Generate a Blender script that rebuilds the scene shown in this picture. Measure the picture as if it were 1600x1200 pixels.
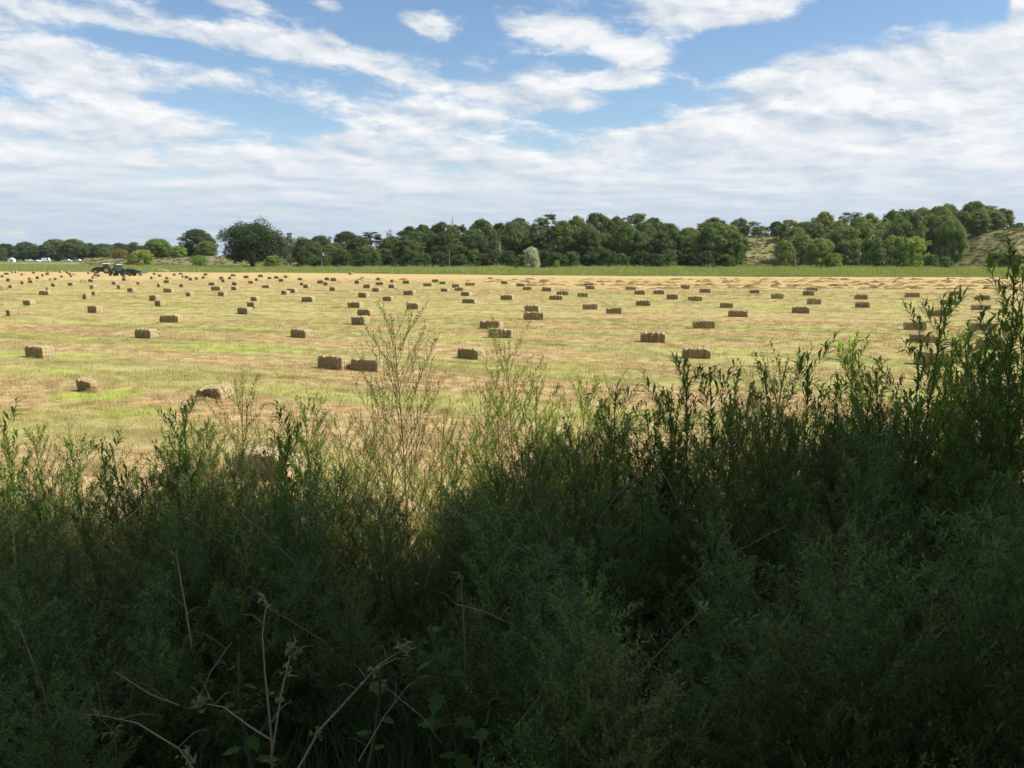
import bpy, math, random
import numpy as np
from mathutils import Vector, Matrix, noise as mnoise

R = math.radians
sc = bpy.context.scene
for o in list(bpy.data.objects):
    bpy.data.objects.remove(o)
COL = sc.collection

# ------------------------------------------------------------------ camera
FPX, CAMZ = 1360.0, 3.4
PITCH = math.atan(200 / FPX)
cam_d = bpy.data.cameras.new('camera')
cam_d.sensor_width = 36.0
cam_d.lens = 36.0 * FPX / 1600.0
cam_d.clip_start, cam_d.clip_end = 0.05, 9000.0
cam = bpy.data.objects.new('camera', cam_d)
cam.location = (0, 0, CAMZ)
cam.rotation_euler = (math.pi / 2 - PITCH, 0, 0)
COL.objects.link(cam)
sc.camera = cam
sc.view_settings.view_transform = 'Standard'
sc.view_settings.look = 'None'
sc.view_settings.gamma = 1.0
sc.view_settings.exposure = 0.35
sc.cycles.max_bounces = 4
sc.cycles.use_adaptive_sampling = True
sc.cycles.adaptive_threshold = 0.025
sc.cycles.diffuse_bounces = 2
sc.cycles.transmission_bounces = 3
sc.cycles.transparent_max_bounces = 6
sc.cycles.sample_clamp_indirect = 4.0
sc.cycles.use_denoising = True

def ray(px, py):
    cx, cy = (px - 800) / FPX, (600 - py) / FPX
    return Vector((cx, math.cos(PITCH) + cy * math.sin(PITCH), -math.sin(PITCH) + cy * math.cos(PITCH)))
def ground(px, py, z=0.0):
    d = ray(px, py)
    t = (z - CAMZ) / d.z
    return Vector((d.x * t, d.y * t, z))
def at(px, py, Y):
    d = ray(px, py)
    t = Y / d.y
    return Vector((d.x * t, Y, CAMZ + d.z * t))

# ------------------------------------------------------------------ world sky and sun
SUN_AZ, SUN_EL = R(95), R(47)             # azimuth clockwise from the view direction
sdir = Vector((math.sin(SUN_AZ) * math.cos(SUN_EL), math.cos(SUN_AZ) * math.cos(SUN_EL), math.sin(SUN_EL)))
sun_d = bpy.data.lights.new('sun', 'SUN')
sun_d.energy = 5.0
sun_d.angle = R(0.55)
sun_d.color = (1.0, 0.94, 0.84)
sun = bpy.data.objects.new('sun', sun_d)
sun.rotation_euler = sdir.to_track_quat('Z', 'Y').to_euler()
sun.location = (40, 10, 60)
COL.objects.link(sun)

class NT:
    """tiny node-tree writer"""
    def __init__(s, tree):
        s.t = tree
    def n(s, typ, **kw):
        nd = s.t.nodes.new(typ)
        for k, v in kw.items():
            setattr(nd, k, v)
        return nd
    def link(s, a, b):
        s.t.links.new(a, b)
    def put(s, sock, v):
        if hasattr(v, 'is_output'):
            s.t.links.new(v, sock)
        else:
            sock.default_value = v
    def m(s, op, a, b=None, c=None, clamp=False):
        nd = s.n('ShaderNodeMath', operation=op, use_clamp=clamp)
        for i, v in enumerate((a, b, c)):
            if v is not None:
                s.put(nd.inputs[i], v)
        return nd.outputs[0]
    def vm(s, op, a, b=None):
        nd = s.n('ShaderNodeVectorMath', operation=op)
        s.put(nd.inputs[0], a)
        if b is not None:
            s.put(nd.inputs[1], b)
        return nd.outputs['Value'] if op in ('DOT_PRODUCT', 'LENGTH') else nd.outputs[0]
    def sep(s, v):
        nd = s.n('ShaderNodeSeparateXYZ'); s.link(v, nd.inputs[0]); return nd.outputs
    def comb(s, x, y, z=0.0):
        nd = s.n('ShaderNodeCombineXYZ')
        for i, v in enumerate((x, y, z)):
            s.put(nd.inputs[i], v)
        return nd.outputs[0]
    def noise(s, vec, scale, detail=4, rough=0.5, dist=0.0, col=False):
        nd = s.n('ShaderNodeTexNoise')
        s.link(vec, nd.inputs['Vector'])
        nd.inputs['Scale'].default_value = scale
        nd.inputs['Detail'].default_value = detail
        nd.inputs['Roughness'].default_value = rough
        nd.inputs['Distortion'].default_value = dist
        return nd.outputs['Color' if col else 'Fac']
    def smooth(s, v, lo, hi, a=0.0, b=1.0):
        nd = s.n('ShaderNodeMapRange', interpolation_type='SMOOTHSTEP')
        s.put(nd.inputs['Value'], v)
        for k, x in (('From Min', lo), ('From Max', hi), ('To Min', a), ('To Max', b)):
            s.put(nd.inputs[k], x)
        return nd.outputs[0]
    def mix(s, f, a, b, typ='MIX'):
        nd = s.n('ShaderNodeMix', data_type='RGBA', blend_type=typ)
        s.put(nd.inputs['Factor'], f)
        for k, v in ((6, a), (7, b)):
            if hasattr(v, 'is_output'):
                s.link(v, nd.inputs[k])
            else:
                nd.inputs[k].default_value = (*v[:3], 1.0)
        return nd.outputs[2]

world = bpy.data.worlds.new('World')
sc.world = world
world.use_nodes = True
w = NT(world.node_tree)
world.node_tree.nodes.clear()
wout = w.n('ShaderNodeOutputWorld')
bg = w.n('ShaderNodeBackground')
BGS = 0.12
bg.inputs['Strength'].default_value = BGS
sky = w.n('ShaderNodeTexSky', sky_type='NISHITA')
sky.sun_disc = False
sky.sun_elevation = SUN_EL
sky.sun_rotation = SUN_AZ
sky.altitude = 300
sky.air_density = 1.0
sky.dust_density = 0.6
sky.ozone_density = 1.6
tc = w.n('ShaderNodeTexCoord')
D = tc.outputs['Generated']
dx, dy, dz = w.sep(D)
el = w.m('ARCSINE', dz)
az = w.m('ARCTAN2', dx, dy)
ang = w.comb(az, el, 0.0)
zz = w.m('ADD', w.m('MAXIMUM', dz, 0.0), 0.10)
plane = w.comb(w.m('DIVIDE', dx, zz), w.m('DIVIDE', dy, zz), 0.0)
warp = w.noise(plane, 1.1, 2, 0.5, col=True)
pw = w.vm('ADD', plane, w.vm('MULTIPLY', warp, (0.55, 0.55, 0.0)))
n1 = w.noise(pw, 1.55, 8, 0.58)
n2 = w.noise(w.vm('ADD', pw, (0.08, -0.15, 0.0)), 1.55, 4, 0.55)
# broad arrangement of cloud banks and clear openings, in azimuth and elevation
def sky_at(px, py):
    d = ray(px, py).normalized()
    return math.atan2(d.x, d.y), math.asin(d.z)
BANKS = [  # px, py, half width, half height, tilt (deg, + = falls to the right), amount
    (720, 25, 190, 50, 4, -0.48), (985, 150, 120, 48, -12, -0.36), (1420, 20, 230, 38, 0, -0.60), (560, 25, 110, 30, 8, -0.4),
    (1120, 75, 100, 36, 0, -0.40), (250, 74, 150, 15, 6, -0.70), (440, 180, 120, 22, 8, -0.30), (880, 205, 110, 22, -5, -0.22),
    (300, 10, 120, 18, 5, -0.12),
    (95, 108, 110, 42, 12, 0.62), (25, 178, 60, 18, 5, 0.5), (70, 25, 170, 20, 3, 0.42), (330, 60, 150, 17, 6, 0.42), (560, 88, 95, 20, 9, 0.45),
    (740, 140, 110, 15, 6, 0.55), (330, 130, 150, 22, 8, 0.16), (660, 180, 160, 14, 5, 0.35),
    (868, 45, 72, 20, 3, 1.25), (990, 83, 56, 20, 8, 1.25), (965, 126, 56, 11, 0, 1.15), (1130, 18, 120, 27, 0, 1.05),
    (660, 34, 52, 17, 6, 1.15), (890, 158, 70, 12, 5, 0.55), (370, 4, 34, 9, 6, 1.1), (520, 12, 30, 10, 10, 0.8),
    (1330, 180, 250, 75, -14, 0.34), (1550, 100, 110, 42, 0, 0.60), (1330, 95, 120, 45, -10, 0.22), (1598, 20, 14, 35, 0, 1.0),
    (1560, 270, 160, 60, 0, 0.2), (420, 175, 110, 18, 8, -0.3), (30, 150, 90, 12, 3, -0.35), (1500, 165, 120, 22, 0, -0.12), (1250, 48, 150, 18, -8, -0.30), (1190, 155, 110, 38, -10, 0.26), (1230, 110, 60, 14, -5, 0.25), (1100, 205, 150, 20, -4, 0.2)]
acc = w.m('MULTIPLY', w.smooth(el, 0.19, 0.075), 0.40)
for px, py, hw, hh, tilt, amt in BANKS:
    a0, e0 = sky_at(px, py)
    mp = w.n('ShaderNodeMapping', vector_type='TEXTURE')
    w.link(ang, mp.inputs['Vector'])
    mp.inputs['Location'].default_value = (a0, e0, 0)
    mp.inputs['Rotation'].default_value = (0, 0, -R(tilt))
    mp.inputs['Scale'].default_value = (hw / FPX, hh / FPX, 1)
    q = w.vm('DOT_PRODUCT', mp.outputs[0], mp.outputs[0])
    acc = w.m('MULTIPLY_ADD', w.m('POWER', 0.3679, q), amt, acc)
puffv = w.comb(w.m('MULTIPLY', az, 7.5), w.m('MULTIPLY_ADD', el, 19.0, w.m('MULTIPLY', az, 1.6)), 0.0)
pwarp = w.vm('ADD', puffv, w.vm('MULTIPLY', w.noise(puffv, 1.6, 3, 0.6, col=True), (0.5, 0.5, 0.0)))
nA = w.noise(pwarp, 1.5, 8, 0.62)
nB = w.noise(w.vm('ADD', pwarp, (0.05, 0.22, 0.0)), 1.5, 4, 0.55)
high = w.smooth(el, 0.06, 0.16)
fine = w.noise(pw, 8.0, 4, 0.68)
dens = w.m('ADD', w.m('MULTIPLY_ADD', n1, 1.25, w.m('MULTIPLY', fine, 0.46)), w.m('ADD', acc, -1.46))
dens = w.m('ADD', dens, w.m('MULTIPLY_ADD', nA, 1.75, -0.25))
cover = w.smooth(dens, -0.16, 0.38)
thick = w.smooth(dens, 0.15, 1.25)
relief = w.m('ADD', w.m('MULTIPLY', w.m('SUBTRACT', n1, n2), 0.85), w.m('MULTIPLY', w.m('MULTIPLY', w.m('SUBTRACT', nA, nB), 1.15), high))
lit = w.m('ADD', w.m('MULTIPLY_ADD', relief, 2.1, 0.56), w.m('MULTIPLY', thick, 0.22), clamp=True)
K = 1.0 / BGS
cl = w.mix(lit, (0.40 * K, 0.475 * K, 0.57 * K), (0.76 * K, 0.765 * K, 0.77 * K))
skyc = w.n('ShaderNodeHueSaturation')
skyc.inputs['Saturation'].default_value = 1.08
skyc.inputs['Value'].default_value = 0.95
w.link(sky.outputs[0], skyc.inputs['Color'])
low = w.smooth(el, 0.115, 0.005)
cl2 = w.mix(w.m('MULTIPLY', low, 0.72), cl, (0.35 * K, 0.45 * K, 0.575 * K))
final = w.mix(w.m('MULTIPLY', cover, 0.97), skyc.outputs[0], cl2)
w.link(final, bg.inputs['Color'])
w.link(bg.outputs[0], wout.inputs['Surface'])
world.cycles.sampling_method = 'MANUAL'
world.cycles.sample_map_resolution = 512

# ------------------------------------------------------------------ helpers
def tag(o, label=None, cat=None, group=None, kind=None):
    for k, v in (('label', label), ('category', cat), ('group', group), ('kind', kind)):
        if v:
            o[k] = v
    return o
def mesh_data(name, V, F, mats=(), mi=None, smooth=False):
    me = bpy.data.meshes.new(name)
    me.from_pydata([tuple(v) for v in V], [], F)
    for m in mats:
        me.materials.append(m)
    if mi is not None:
        me.polygons.foreach_set('material_index', mi)
    if smooth:
        me.polygons.foreach_set('use_smooth', [True] * len(me.polygons))
    me.update()
    return me
def tri_mesh(name, V, idx, per, mats=()):
    """fast mesh: V (n,3) array, idx (m*per) array of faces with per corners"""
    me = bpy.data.meshes.new(name)
    nf = len(idx) // per
    me.vertices.add(len(V)); me.vertices.foreach_set('co', np.asarray(V, np.float32).ravel())
    me.loops.add(nf * per); me.loops.foreach_set('vertex_index', np.asarray(idx, np.int32))
    me.polygons.add(nf); me.polygons.foreach_set('loop_start', np.arange(0, nf * per, per, dtype=np.int32))
    for m in mats:
        me.materials.append(m)
    me.update(calc_edges=True)
    return me
def add(name, me, parent=None, loc=None, rotz=0.0, scale=None):
    o = bpy.data.objects.new(name, me)
    COL.objects.link(o)
    if parent:
        o.parent = parent
    if loc is not None:
        o.location = loc
    o.rotation_euler = (0, 0, rotz)
    if scale is not None:
        o.scale = scale if hasattr(scale, '__len__') else (scale,) * 3
    return o
def empty(name, loc=(0, 0, 0), rotz=0.0, scale=None):
    o = add(name, None, None, loc, rotz, scale)
    o.empty_display_size = 0.2
    return o
class MB:
    """collects shapes into one mesh"""
    def __init__(s):
        s.V, s.F = [], []
    def raw(s, V, F):
        b = len(s.V); s.V += [Vector(v) for v in V]; s.F += [tuple(i + b for i in f) for f in F]; return s
    def box(s, c, d, bevel=0.0, taper=1.0):
        x, y, z = (k / 2 for k in d)
        V = []
        for sz in (-1, 1):
            t = taper if sz > 0 else 1.0
            for sx, sy in ((-1, -1), (1, -1), (1, 1), (-1, 1)):
                V.append((c[0] + sx * x * t, c[1] + sy * y * t, c[2] + sz * z))
        return s.raw(V, [(3, 2, 1, 0), (4, 5, 6, 7), (0, 1, 5, 4), (1, 2, 6, 5), (2, 3, 7, 6), (3, 0, 4, 7)])
    def prism(s, prof, y0, y1):
        n = len(prof)
        V = [(x, y0, z) for x, z in prof] + [(x, y1, z) for x, z in prof]
        F = [tuple(range(n)), tuple(range(2 * n - 1, n - 1, -1))]
        F += [(i, i + n, (i + 1) % n + n, (i + 1) % n) for i in range(n)]
        return s.raw(V, F)
    def tube(s, pts, rad, sides=6, cap=True):
        pts = [Vector(p) for p in pts]
        b = len(s.V)
        for i, p in enumerate(pts):
            t = (pts[min(i + 1, len(pts) - 1)] - pts[max(i - 1, 0)]).normalized()
            a = t.cross(Vector((0.3, 0.95, 0.1)))
            if a.length < 1e-3:
                a = t.cross(Vector((1, 0, 0)))
            a.normalize(); c = t.cross(a)
            r = rad[i] if hasattr(rad, '__len__') else rad
            for k in range(sides):
                th = 2 * math.pi * k / sides
                s.V.append(p + (a * math.cos(th) + c * math.sin(th)) * r)
        for i in range(len(pts) - 1):
            for k in range(sides):
                k2 = (k + 1) % sides
                s.F.append((b + i * sides + k, b + i * sides + k2, b + (i + 1) * sides + k2, b + (i + 1) * sides + k))
        if cap:
            s.F.append(tuple(b + (len(pts) - 1) * sides + k for k in range(sides)))
            s.F.append(tuple(b + k for k in reversed(range(sides))))
        return s
    def lathe_y(s, c, prof, sides=20):
        """prof: (radius, y) ring list, axis along y"""
        b = len(s.V)
        for r, y in prof:
            for k in range(sides):
                th = 2 * math.pi * k / sides
                s.V.append(Vector((c[0] + r * math.cos(th), c[1] + y, c[2] + r * math.sin(th))))
        n = len(prof)
        for i in range(n - 1):
            for k in range(sides):
                k2 = (k + 1) % sides
                s.F.append((b + i * sides + k, b + i * sides + k2, b + (i + 1) * sides + k2, b + (i + 1) * sides + k))
        s.F.append(tuple(b + k for k in range(sides)))
        s.F.append(tuple(b + (n - 1) * sides + k for k in reversed(range(sides))))
        return s
    def data(s, name, mat, smooth=False):
        return mesh_data(name, s.V, s.F, [mat], smooth=smooth)

# ------------------------------------------------------------------ materials
def mat_base(name):
    m = bpy.data.materials.new(name); m.use_nodes = True
    t = NT(m.node_tree); m.node_tree.nodes.clear()
    return m, t
def finish(t, col, rough=0.8, spec=0.3, bump=None, bs=0.3, bd=0.02, metal=0.0):
    p = t.n('ShaderNodeBsdfPrincipled')
    t.put(p.inputs['Base Color'], col if hasattr(col, 'is_output') else (*col, 1.0))
    t.put(p.inputs['Roughness'], rough)
    p.inputs['Specular IOR Level'].default_value = spec
    p.inputs['Metallic'].default_value = metal
    if bump is not None:
        b = t.n('ShaderNodeBump'); b.inputs['Strength'].default_value = bs; b.inputs['Distance'].default_value = bd
        t.link(bump, b.inputs['Height']); t.link(b.outputs[0], p.inputs['Normal'])
    o = t.n('ShaderNodeOutputMaterial'); t.link(p.outputs[0], o.inputs['Surface'])
    return p
def plain(name, col, rough=0.5, spec=0.4, var=0.15, scale=6.0, metal=0.0):
    m, t = mat_base(name)
    tcx = t.n('ShaderNodeTexCoord')
    n = t.noise(tcx.outputs['Object'], scale, 5, 0.6)
    c = t.mix(n, [k * (1 - var) for k in col], [min(1, k * (1 + var)) for k in col])
    finish(t, c, rough, spec, metal=metal)
    return m
def leaf_mat(name, a, b, trans=0.35, rough=0.55, tint=False, scale=1.3, spec=0.25):
    m, t = mat_base(name)
    g = t.n('ShaderNodeNewGeometry')
    oi = t.n('ShaderNodeObjectInfo')
    n = t.noise(g.outputs['Position'], scale, 3, 0.6)
    f = t.m('ADD', t.m('MULTIPLY_ADD', g.outputs['Random Per Island'], 0.55, t.m('MULTIPLY', n, 0.6)), t.m('MULTIPLY_ADD', oi.outputs['Random'], 0.3, -0.25), clamp=True)
    c = t.mix(f, a, b)
    if tint:
        c = t.mix(1.0, c, oi.outputs['Color'], 'MULTIPLY')
    p = t.n('ShaderNodeBsdfPrincipled')
    t.link(c, p.inputs['Base Color']); p.inputs['Roughness'].default_value = rough
    p.inputs['Specular IOR Level'].default_value = spec
    tr = t.n('ShaderNodeBsdfTranslucent')
    t.link(t.mix(1.0, c, (1.35, 1.45, 0.55), 'MULTIPLY'), tr.inputs['Color'])
    mx = t.n('ShaderNodeMixShader'); mx.inputs[0].default_value = trans
    t.link(p.outputs[0], mx.inputs[1]); t.link(tr.outputs[0], mx.inputs[2])
    o = t.n('ShaderNodeOutputMaterial'); t.link(mx.outputs[0], o.inputs['Surface'])
    return m

# hay-field colour pattern, shared by the soil sheet and the stubble growing on it
fg = bpy.data.node_groups.new('hay_field_pattern', 'ShaderNodeTree')
fg.interface.new_socket('Color', in_out='OUTPUT', socket_type='NodeSocketColor')
f = NT(fg)
go = f.n('NodeGroupOutput')
P = f.n('ShaderNodeNewGeometry').outputs['Position']
fx, fy, fz = f.sep(P)
PSI = R(27)
sA = f.m('SUBTRACT', f.m('MULTIPLY', fx, math.cos(PSI)), f.m('MULTIPLY', fy, math.sin(PSI)))
tA = f.m('ADD', f.m('MULTIPLY', fx, math.sin(PSI)), f.m('MULTIPLY', fy, math.cos(PSI)))
tA = f.m('ADD', tA, f.m('MULTIPLY', f.noise(f.comb(fx, fy), 0.03, 2, 0.5), 9.0))
band = f.noise(f.comb(f.m('MULTIPLY', sA, 0.05), f.m('MULTIPLY', tA, 0.34)), 1.0, 3, 0.6)
swath = f.m('SINE', f.m('MULTIPLY', tA, 0.95))
raker = f.m('SINE', f.m('MULTIPLY', tA, 5.1))
broad = f.noise(f.comb(f.m('MULTIPLY', sA, 0.45), tA), 0.055, 3, 0.55)
patch = f.noise(f.comb(f.m('MULTIPLY', sA, 0.35), tA), 0.55, 4, 0.6, 0.4)
small = f.noise(f.comb(f.m('MULTIPLY', sA, 0.7), tA), 2.6, 4, 0.65)
grit = f.noise(P, 17.0, 3, 0.7)
dist = f.m('POWER', f.m('ADD', f.m('MULTIPLY', fx, fx), f.m('MULTIPLY', fy, fy)), 0.5)
# green regrowth is stronger in the middle of the field
zone = f.m('SUBTRACT', f.smooth(dist, 8, 30), f.m('MULTIPLY', f.smooth(dist, 60, 110), 0.45))
g0 = f.m('ADD', f.m('MULTIPLY_ADD', band, 1.5, f.m('MULTIPLY', broad, 1.1)), f.m('MULTIPLY_ADD', patch, 0.8, f.m('MULTIPLY_ADD', swath, 0.20, f.m('MULTIPLY', raker, 0.05))))
g0 = f.m('ADD', g0, f.m('MULTIPLY_ADD', zone, 0.26, f.m('MULTIPLY', small, 0.45)))
green = f.smooth(g0, 1.86, 2.30)
dry = f.mix(f.smooth(small, 0.32, 0.66), (0.27, 0.18, 0.08), (0.51, 0.395, 0.19))
dry = f.mix(f.m('MULTIPLY', f.smooth(patch, 0.50, 0.72), 0.55), dry, (0.25, 0.16, 0.085))
dry = f.mix(f.m('MULTIPLY', f.smooth(broad, 0.5, 0.65), 0.5), dry, (0.50, 0.42, 0.20))
gr = f.mix(f.smooth(patch, 0.36, 0.62), (0.22, 0.225, 0.072), (0.38, 0.365, 0.125))
lush = f.m('MULTIPLY', f.smooth(f.m('ADD', f.m('MULTIPLY', band, 0.6), f.m('MULTIPLY', patch, 0.6)), 0.66, 0.78), 0.6)
gr = f.mix(lush, gr, (0.31, 0.39, 0.08))
for (qx, qy, qr, qa) in [(*ground(150, 618)[:2], 1.3, 0.9), (*ground(205, 645)[:2], 1.1, 0.75), (*ground(45, 585)[:2], 1.6, 0.5), (*ground(120, 640)[:2], 1.2, 0.4), (*ground(350, 545)[:2], 2.6, 0.5), (*ground(900, 570)[:2], 1.6, 0.5)]:
    dq = f.m('ADD', f.m('POWER', f.m('ABSOLUTE', f.m('DIVIDE', f.m('SUBTRACT', fx, qx), qr)), 2.0), f.m('POWER', f.m('ABSOLUTE', f.m('DIVIDE', f.m('SUBTRACT', fy, qy), qr)), 2.0))
    hit = f.m('MULTIPLY', f.smooth(f.m('SUBTRACT', dq, f.m('MULTIPLY', small, 1.6)), 0.5, -0.6), qa)
    green = f.m('MAXIMUM', green, hit); gr = f.mix(hit, gr, (0.31, 0.41, 0.06))
c0 = f.mix(f.m('MULTIPLY', green, 0.88), dry, gr)
c0 = f.mix(f.m('MULTIPLY', f.smooth(f.m('ADD', raker, f.m('MULTIPLY', small, 2.0)), 1.2, 2.2), 0.22), c0, (0.22, 0.15, 0.07))
c0 = f.mix(f.m('MULTIPLY', f.smooth(grit, 0.55, 0.75), 0.35), c0, (0.56, 0.43, 0.22))
c0 = f.mix(f.m('MULTIPLY', f.smooth(grit, 0.45, 0.28), 0.35), c0, (0.17, 0.115, 0.05))
# freshly raked strip at the far side is plain straw
yn = f.m('MINIMUM', f.m('MULTIPLY_ADD', f.m('MAXIMUM', f.m('SUBTRACT', 10.0, fx), 0.0), 1.65, 88.0), f.m('MULTIPLY_ADD', fx, -0.12, 116.0))
yw = f.m('ADD', fy, f.m('MULTIPLY_ADD', broad, 16.0, -8.0))
straw = f.smooth(f.m('SUBTRACT', yw, yn), -2.0, 4.0)
sc1 = f.mix(small, (0.37, 0.265, 0.105), (0.54, 0.42, 0.19))
sc1 = f.mix(f.m('MULTIPLY', f.smooth(patch, 0.5, 0.7), 0.5), sc1, (0.38, 0.30, 0.12))
c0 = f.mix(f.m('MULTIPLY', straw, 0.88), c0, sc1)
c0 = f.mix(1.0, c0, (1.12, 1.09, 1.09), 'MULTIPLY')
f.link(c0, go.inputs[0])

def field_col(t):
    nd = t.n('ShaderNodeGroup'); nd.node_tree = fg
    return nd.outputs[0]
M = {}
m, t = mat_base('hay_field_soil')
g = t.n('ShaderNodeNewGeometry')
bmp = t.noise(g.outputs['Position'], 9.0, 5, 0.7)
finish(t, field_col(t), 0.95, 0.1, bmp, 0.6, 0.06)
M['field'] = m
m, t = mat_base('stubble_blade')
oi = t.n('ShaderNodeObjectInfo'); g = t.n('ShaderNodeNewGeometry')
c = t.mix(t.m('MULTIPLY', g.outputs['Random Per Island'], 0.45), field_col(t), (0.55, 0.43, 0.20))
c = t.mix(t.m('MULTIPLY', oi.outputs['Random'], 0.35), c, t.mix(1.0, c, (0.6, 0.58, 0.5), 'MULTIPLY'))
df = t.n('ShaderNodeBsdfDiffuse'); t.link(c, df.inputs[0])
tr = t.n('ShaderNodeBsdfTranslucent'); t.link(c, tr.inputs[0])
mx = t.n('ShaderNodeMixShader'); mx.inputs[0].default_value = 0.3
t.link(df.outputs[0], mx.inputs[1]); t.link(tr.outputs[0], mx.inputs[2])
o = t.n('ShaderNodeOutputMaterial'); t.link(mx.outputs[0], o.inputs['Surface'])
M['stubble'] = m
m, t = mat_base('pasture_ground')
g = t.n('ShaderNodeNewGeometry')
a = t.noise(g.outputs['Position'], 0.03, 5, 0.6); b = t.noise(g.outputs['Position'], 1.2, 4, 0.6)
c = t.mix(t.smooth(a, 0.35, 0.65), (0.075, 0.12, 0.03), (0.16, 0.18, 0.06))
c = t.mix(t.m('MULTIPLY', b, 0.5), c, (0.10, 0.13, 0.035))
finish(t, c, 0.95, 0.1, b, 0.5, 0.1)
M['pasture'] = m
m, t = mat_base('hill_dry_grass')
g = t.n('ShaderNodeNewGeometry')
a = t.noise(g.outputs['Position'], 0.09, 5, 0.65); b = t.noise(g.outputs['Position'], 0.7, 5, 0.7)
c = t.mix(t.smooth(a, 0.35, 0.62), (0.31, 0.24, 0.12), (0.185, 0.195, 0.075))
c = t.mix(t.m('MULTIPLY', t.smooth(b, 0.50, 0.68), 0.8), c, (0.085, 0.105, 0.045))
finish(t, c, 0.95, 0.1, b, 0.8, 0.5)
M['hill'] = m
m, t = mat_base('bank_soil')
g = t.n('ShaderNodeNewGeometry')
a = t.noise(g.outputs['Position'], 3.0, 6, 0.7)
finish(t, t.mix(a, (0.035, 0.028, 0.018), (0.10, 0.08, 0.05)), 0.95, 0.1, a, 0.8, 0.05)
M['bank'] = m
M['tallgrass'] = leaf_mat('tall_grass_blade', (0.16, 0.21, 0.055), (0.46, 0.45, 0.17), 0.3, scale=0.035)
M['road'] = plain('pale_asphalt', (0.34, 0.34, 0.33), 0.9, 0.2)
m, t = mat_base('baled_hay')
tcx = t.n('ShaderNodeTexCoord'); oi = t.n('ShaderNodeObjectInfo'); g = t.n('ShaderNodeNewGeometry')
ob = tcx.outputs['Object']
off = t.vm('ADD', ob, t.comb(t.m('MULTIPLY', oi.outputs['Random'], 37.0), 0.0, 0.0))
s1 = t.noise(t.vm('MULTIPLY', off, (60.0, 14.0, 14.0)), 1.0, 5, 0.7)
s2 = t.noise(t.vm('MULTIPLY', off, (9.0, 5.0, 5.0)), 1.0, 3, 0.6)
c = t.mix(t.smooth(s1, 0.33, 0.68), (0.09, 0.055, 0.022), (0.47, 0.37, 0.19))
c = t.mix(t.m('MULTIPLY', t.smooth(s2, 0.45, 0.7), 0.6), c, (0.27, 0.23, 0.075))
c = t.mix(t.m('MULTIPLY', t.smooth(g.outputs['Random Per Island'], 0.45, 1.0), 0.5), c, (0.56, 0.45, 0.22))
c = t.mix(t.m('MULTIPLY', oi.outputs['Random'], 0.35), c, t.mix(1.0, c, (0.72, 0.70, 0.66), 'MULTIPLY'))
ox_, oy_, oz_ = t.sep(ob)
side_shade = t.m('MULTIPLY', t.smooth(t.m('ABSOLUTE', oy_), 0.185, 0.205), t.smooth(t.m('ABSOLUTE', t.m('SUBTRACT', oz_, 0.2)), 0.205, 0.188))  # mask of both long sides, where the fronts' shade is painted in
mottle = t.noise(t.vm('MULTIPLY', off, (48.0, 48.0, 48.0)), 1.0, 3, 0.7)
shadec = t.mix(t.smooth(mottle, 0.36, 0.66), (0.07, 0.048, 0.02), (0.36, 0.265, 0.125))  # mottled dark tone standing in for shade on the long sides
c = t.mix(0.42, c, (0.70, 0.58, 0.34))  # sunlit brightness mixed into the colour that tops and ends keep
c = t.mix(side_shade, c, t.mix(0.25, shadec, c))
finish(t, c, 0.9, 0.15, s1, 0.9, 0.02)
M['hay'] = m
M['twine'] = plain('baler_twine', (0.36, 0.25, 0.12), 0.9, 0.1)
m, t = mat_base('raked_hay')
g = t.n('ShaderNodeNewGeometry')
a = t.noise(g.outputs['Position'], 3.0, 4, 0.7)
c = t.mix(t.m('ADD', t.m('MULTIPLY', g.outputs['Random Per Island'], 0.6), t.m('MULTIPLY', a, 0.4)), (0.15, 0.10, 0.042), (0.40, 0.29, 0.13))
finish(t, c, 0.95, 0.1)
M['rake'] = m
M['weed'] = leaf_mat('weed_leaf', (0.055, 0.083, 0.028), (0.19, 0.225, 0.078), 0.44, 0.5, True, 5.0)
M['weedstem'] = plain('weed_stem', (0.07, 0.08, 0.032), 0.85, 0.08, 0.4, 9.0)
M['weedred'] = plain('reddish_weed_stem', (0.15, 0.085, 0.05), 0.7, 0.25, 0.3, 9.0)
M['broad'] = leaf_mat('broad_weed_leaf', (0.04, 0.085, 0.015), (0.09, 0.15, 0.035), 0.28, 0.75, True, 25.0, 0.12)
M['drystalk'] = plain('dry_stalk', (0.27, 0.23, 0.13), 0.85, 0.2, 0.35, 14.0)
M['dryleaf'] = leaf_mat('withered_leaf', (0.15, 0.18, 0.09), (0.32, 0.35, 0.20), 0.3, 0.8)
M['crown'] = leaf_mat('tree_leaf', (0.065, 0.092, 0.036), (0.23, 0.265, 0.10), 0.22, 0.6, True, 0.35)
M['dead'] = leaf_mat('dead_twig', (0.12, 0.10, 0.075), (0.24, 0.20, 0.16), 0.0, 0.9, True)
M['bark'] = plain('tree_bark', (0.115, 0.09, 0.065), 0.95, 0.1, 0.4, 2.0)
M['palebark'] = plain('pale_tree_bark', (0.26, 0.235, 0.20), 0.95, 0.1, 0.3, 2.0)
M['green_paint'] = plain('tractor_green_paint', (0.014, 0.055, 0.022), 0.4, 0.5)
M['yellow'] = plain('wheel_rim_yellow', (0.20, 0.16, 0.03), 0.4, 0.5)
M['tyre'] = plain('black_rubber', (0.018, 0.018, 0.018), 0.85, 0.3)
M['black'] = plain('black_metal', (0.03, 0.03, 0.032), 0.5, 0.4)
M['glassy'] = plain('tinted_cab_glass', (0.03, 0.06, 0.06), 0.08, 0.6)
M['roofp'] = plain('pale_roof_paint', (0.62, 0.64, 0.58), 0.5, 0.4)
M['orange'] = plain('orange_safety_plate', (0.85, 0.22, 0.03), 0.6, 0.3)
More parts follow.
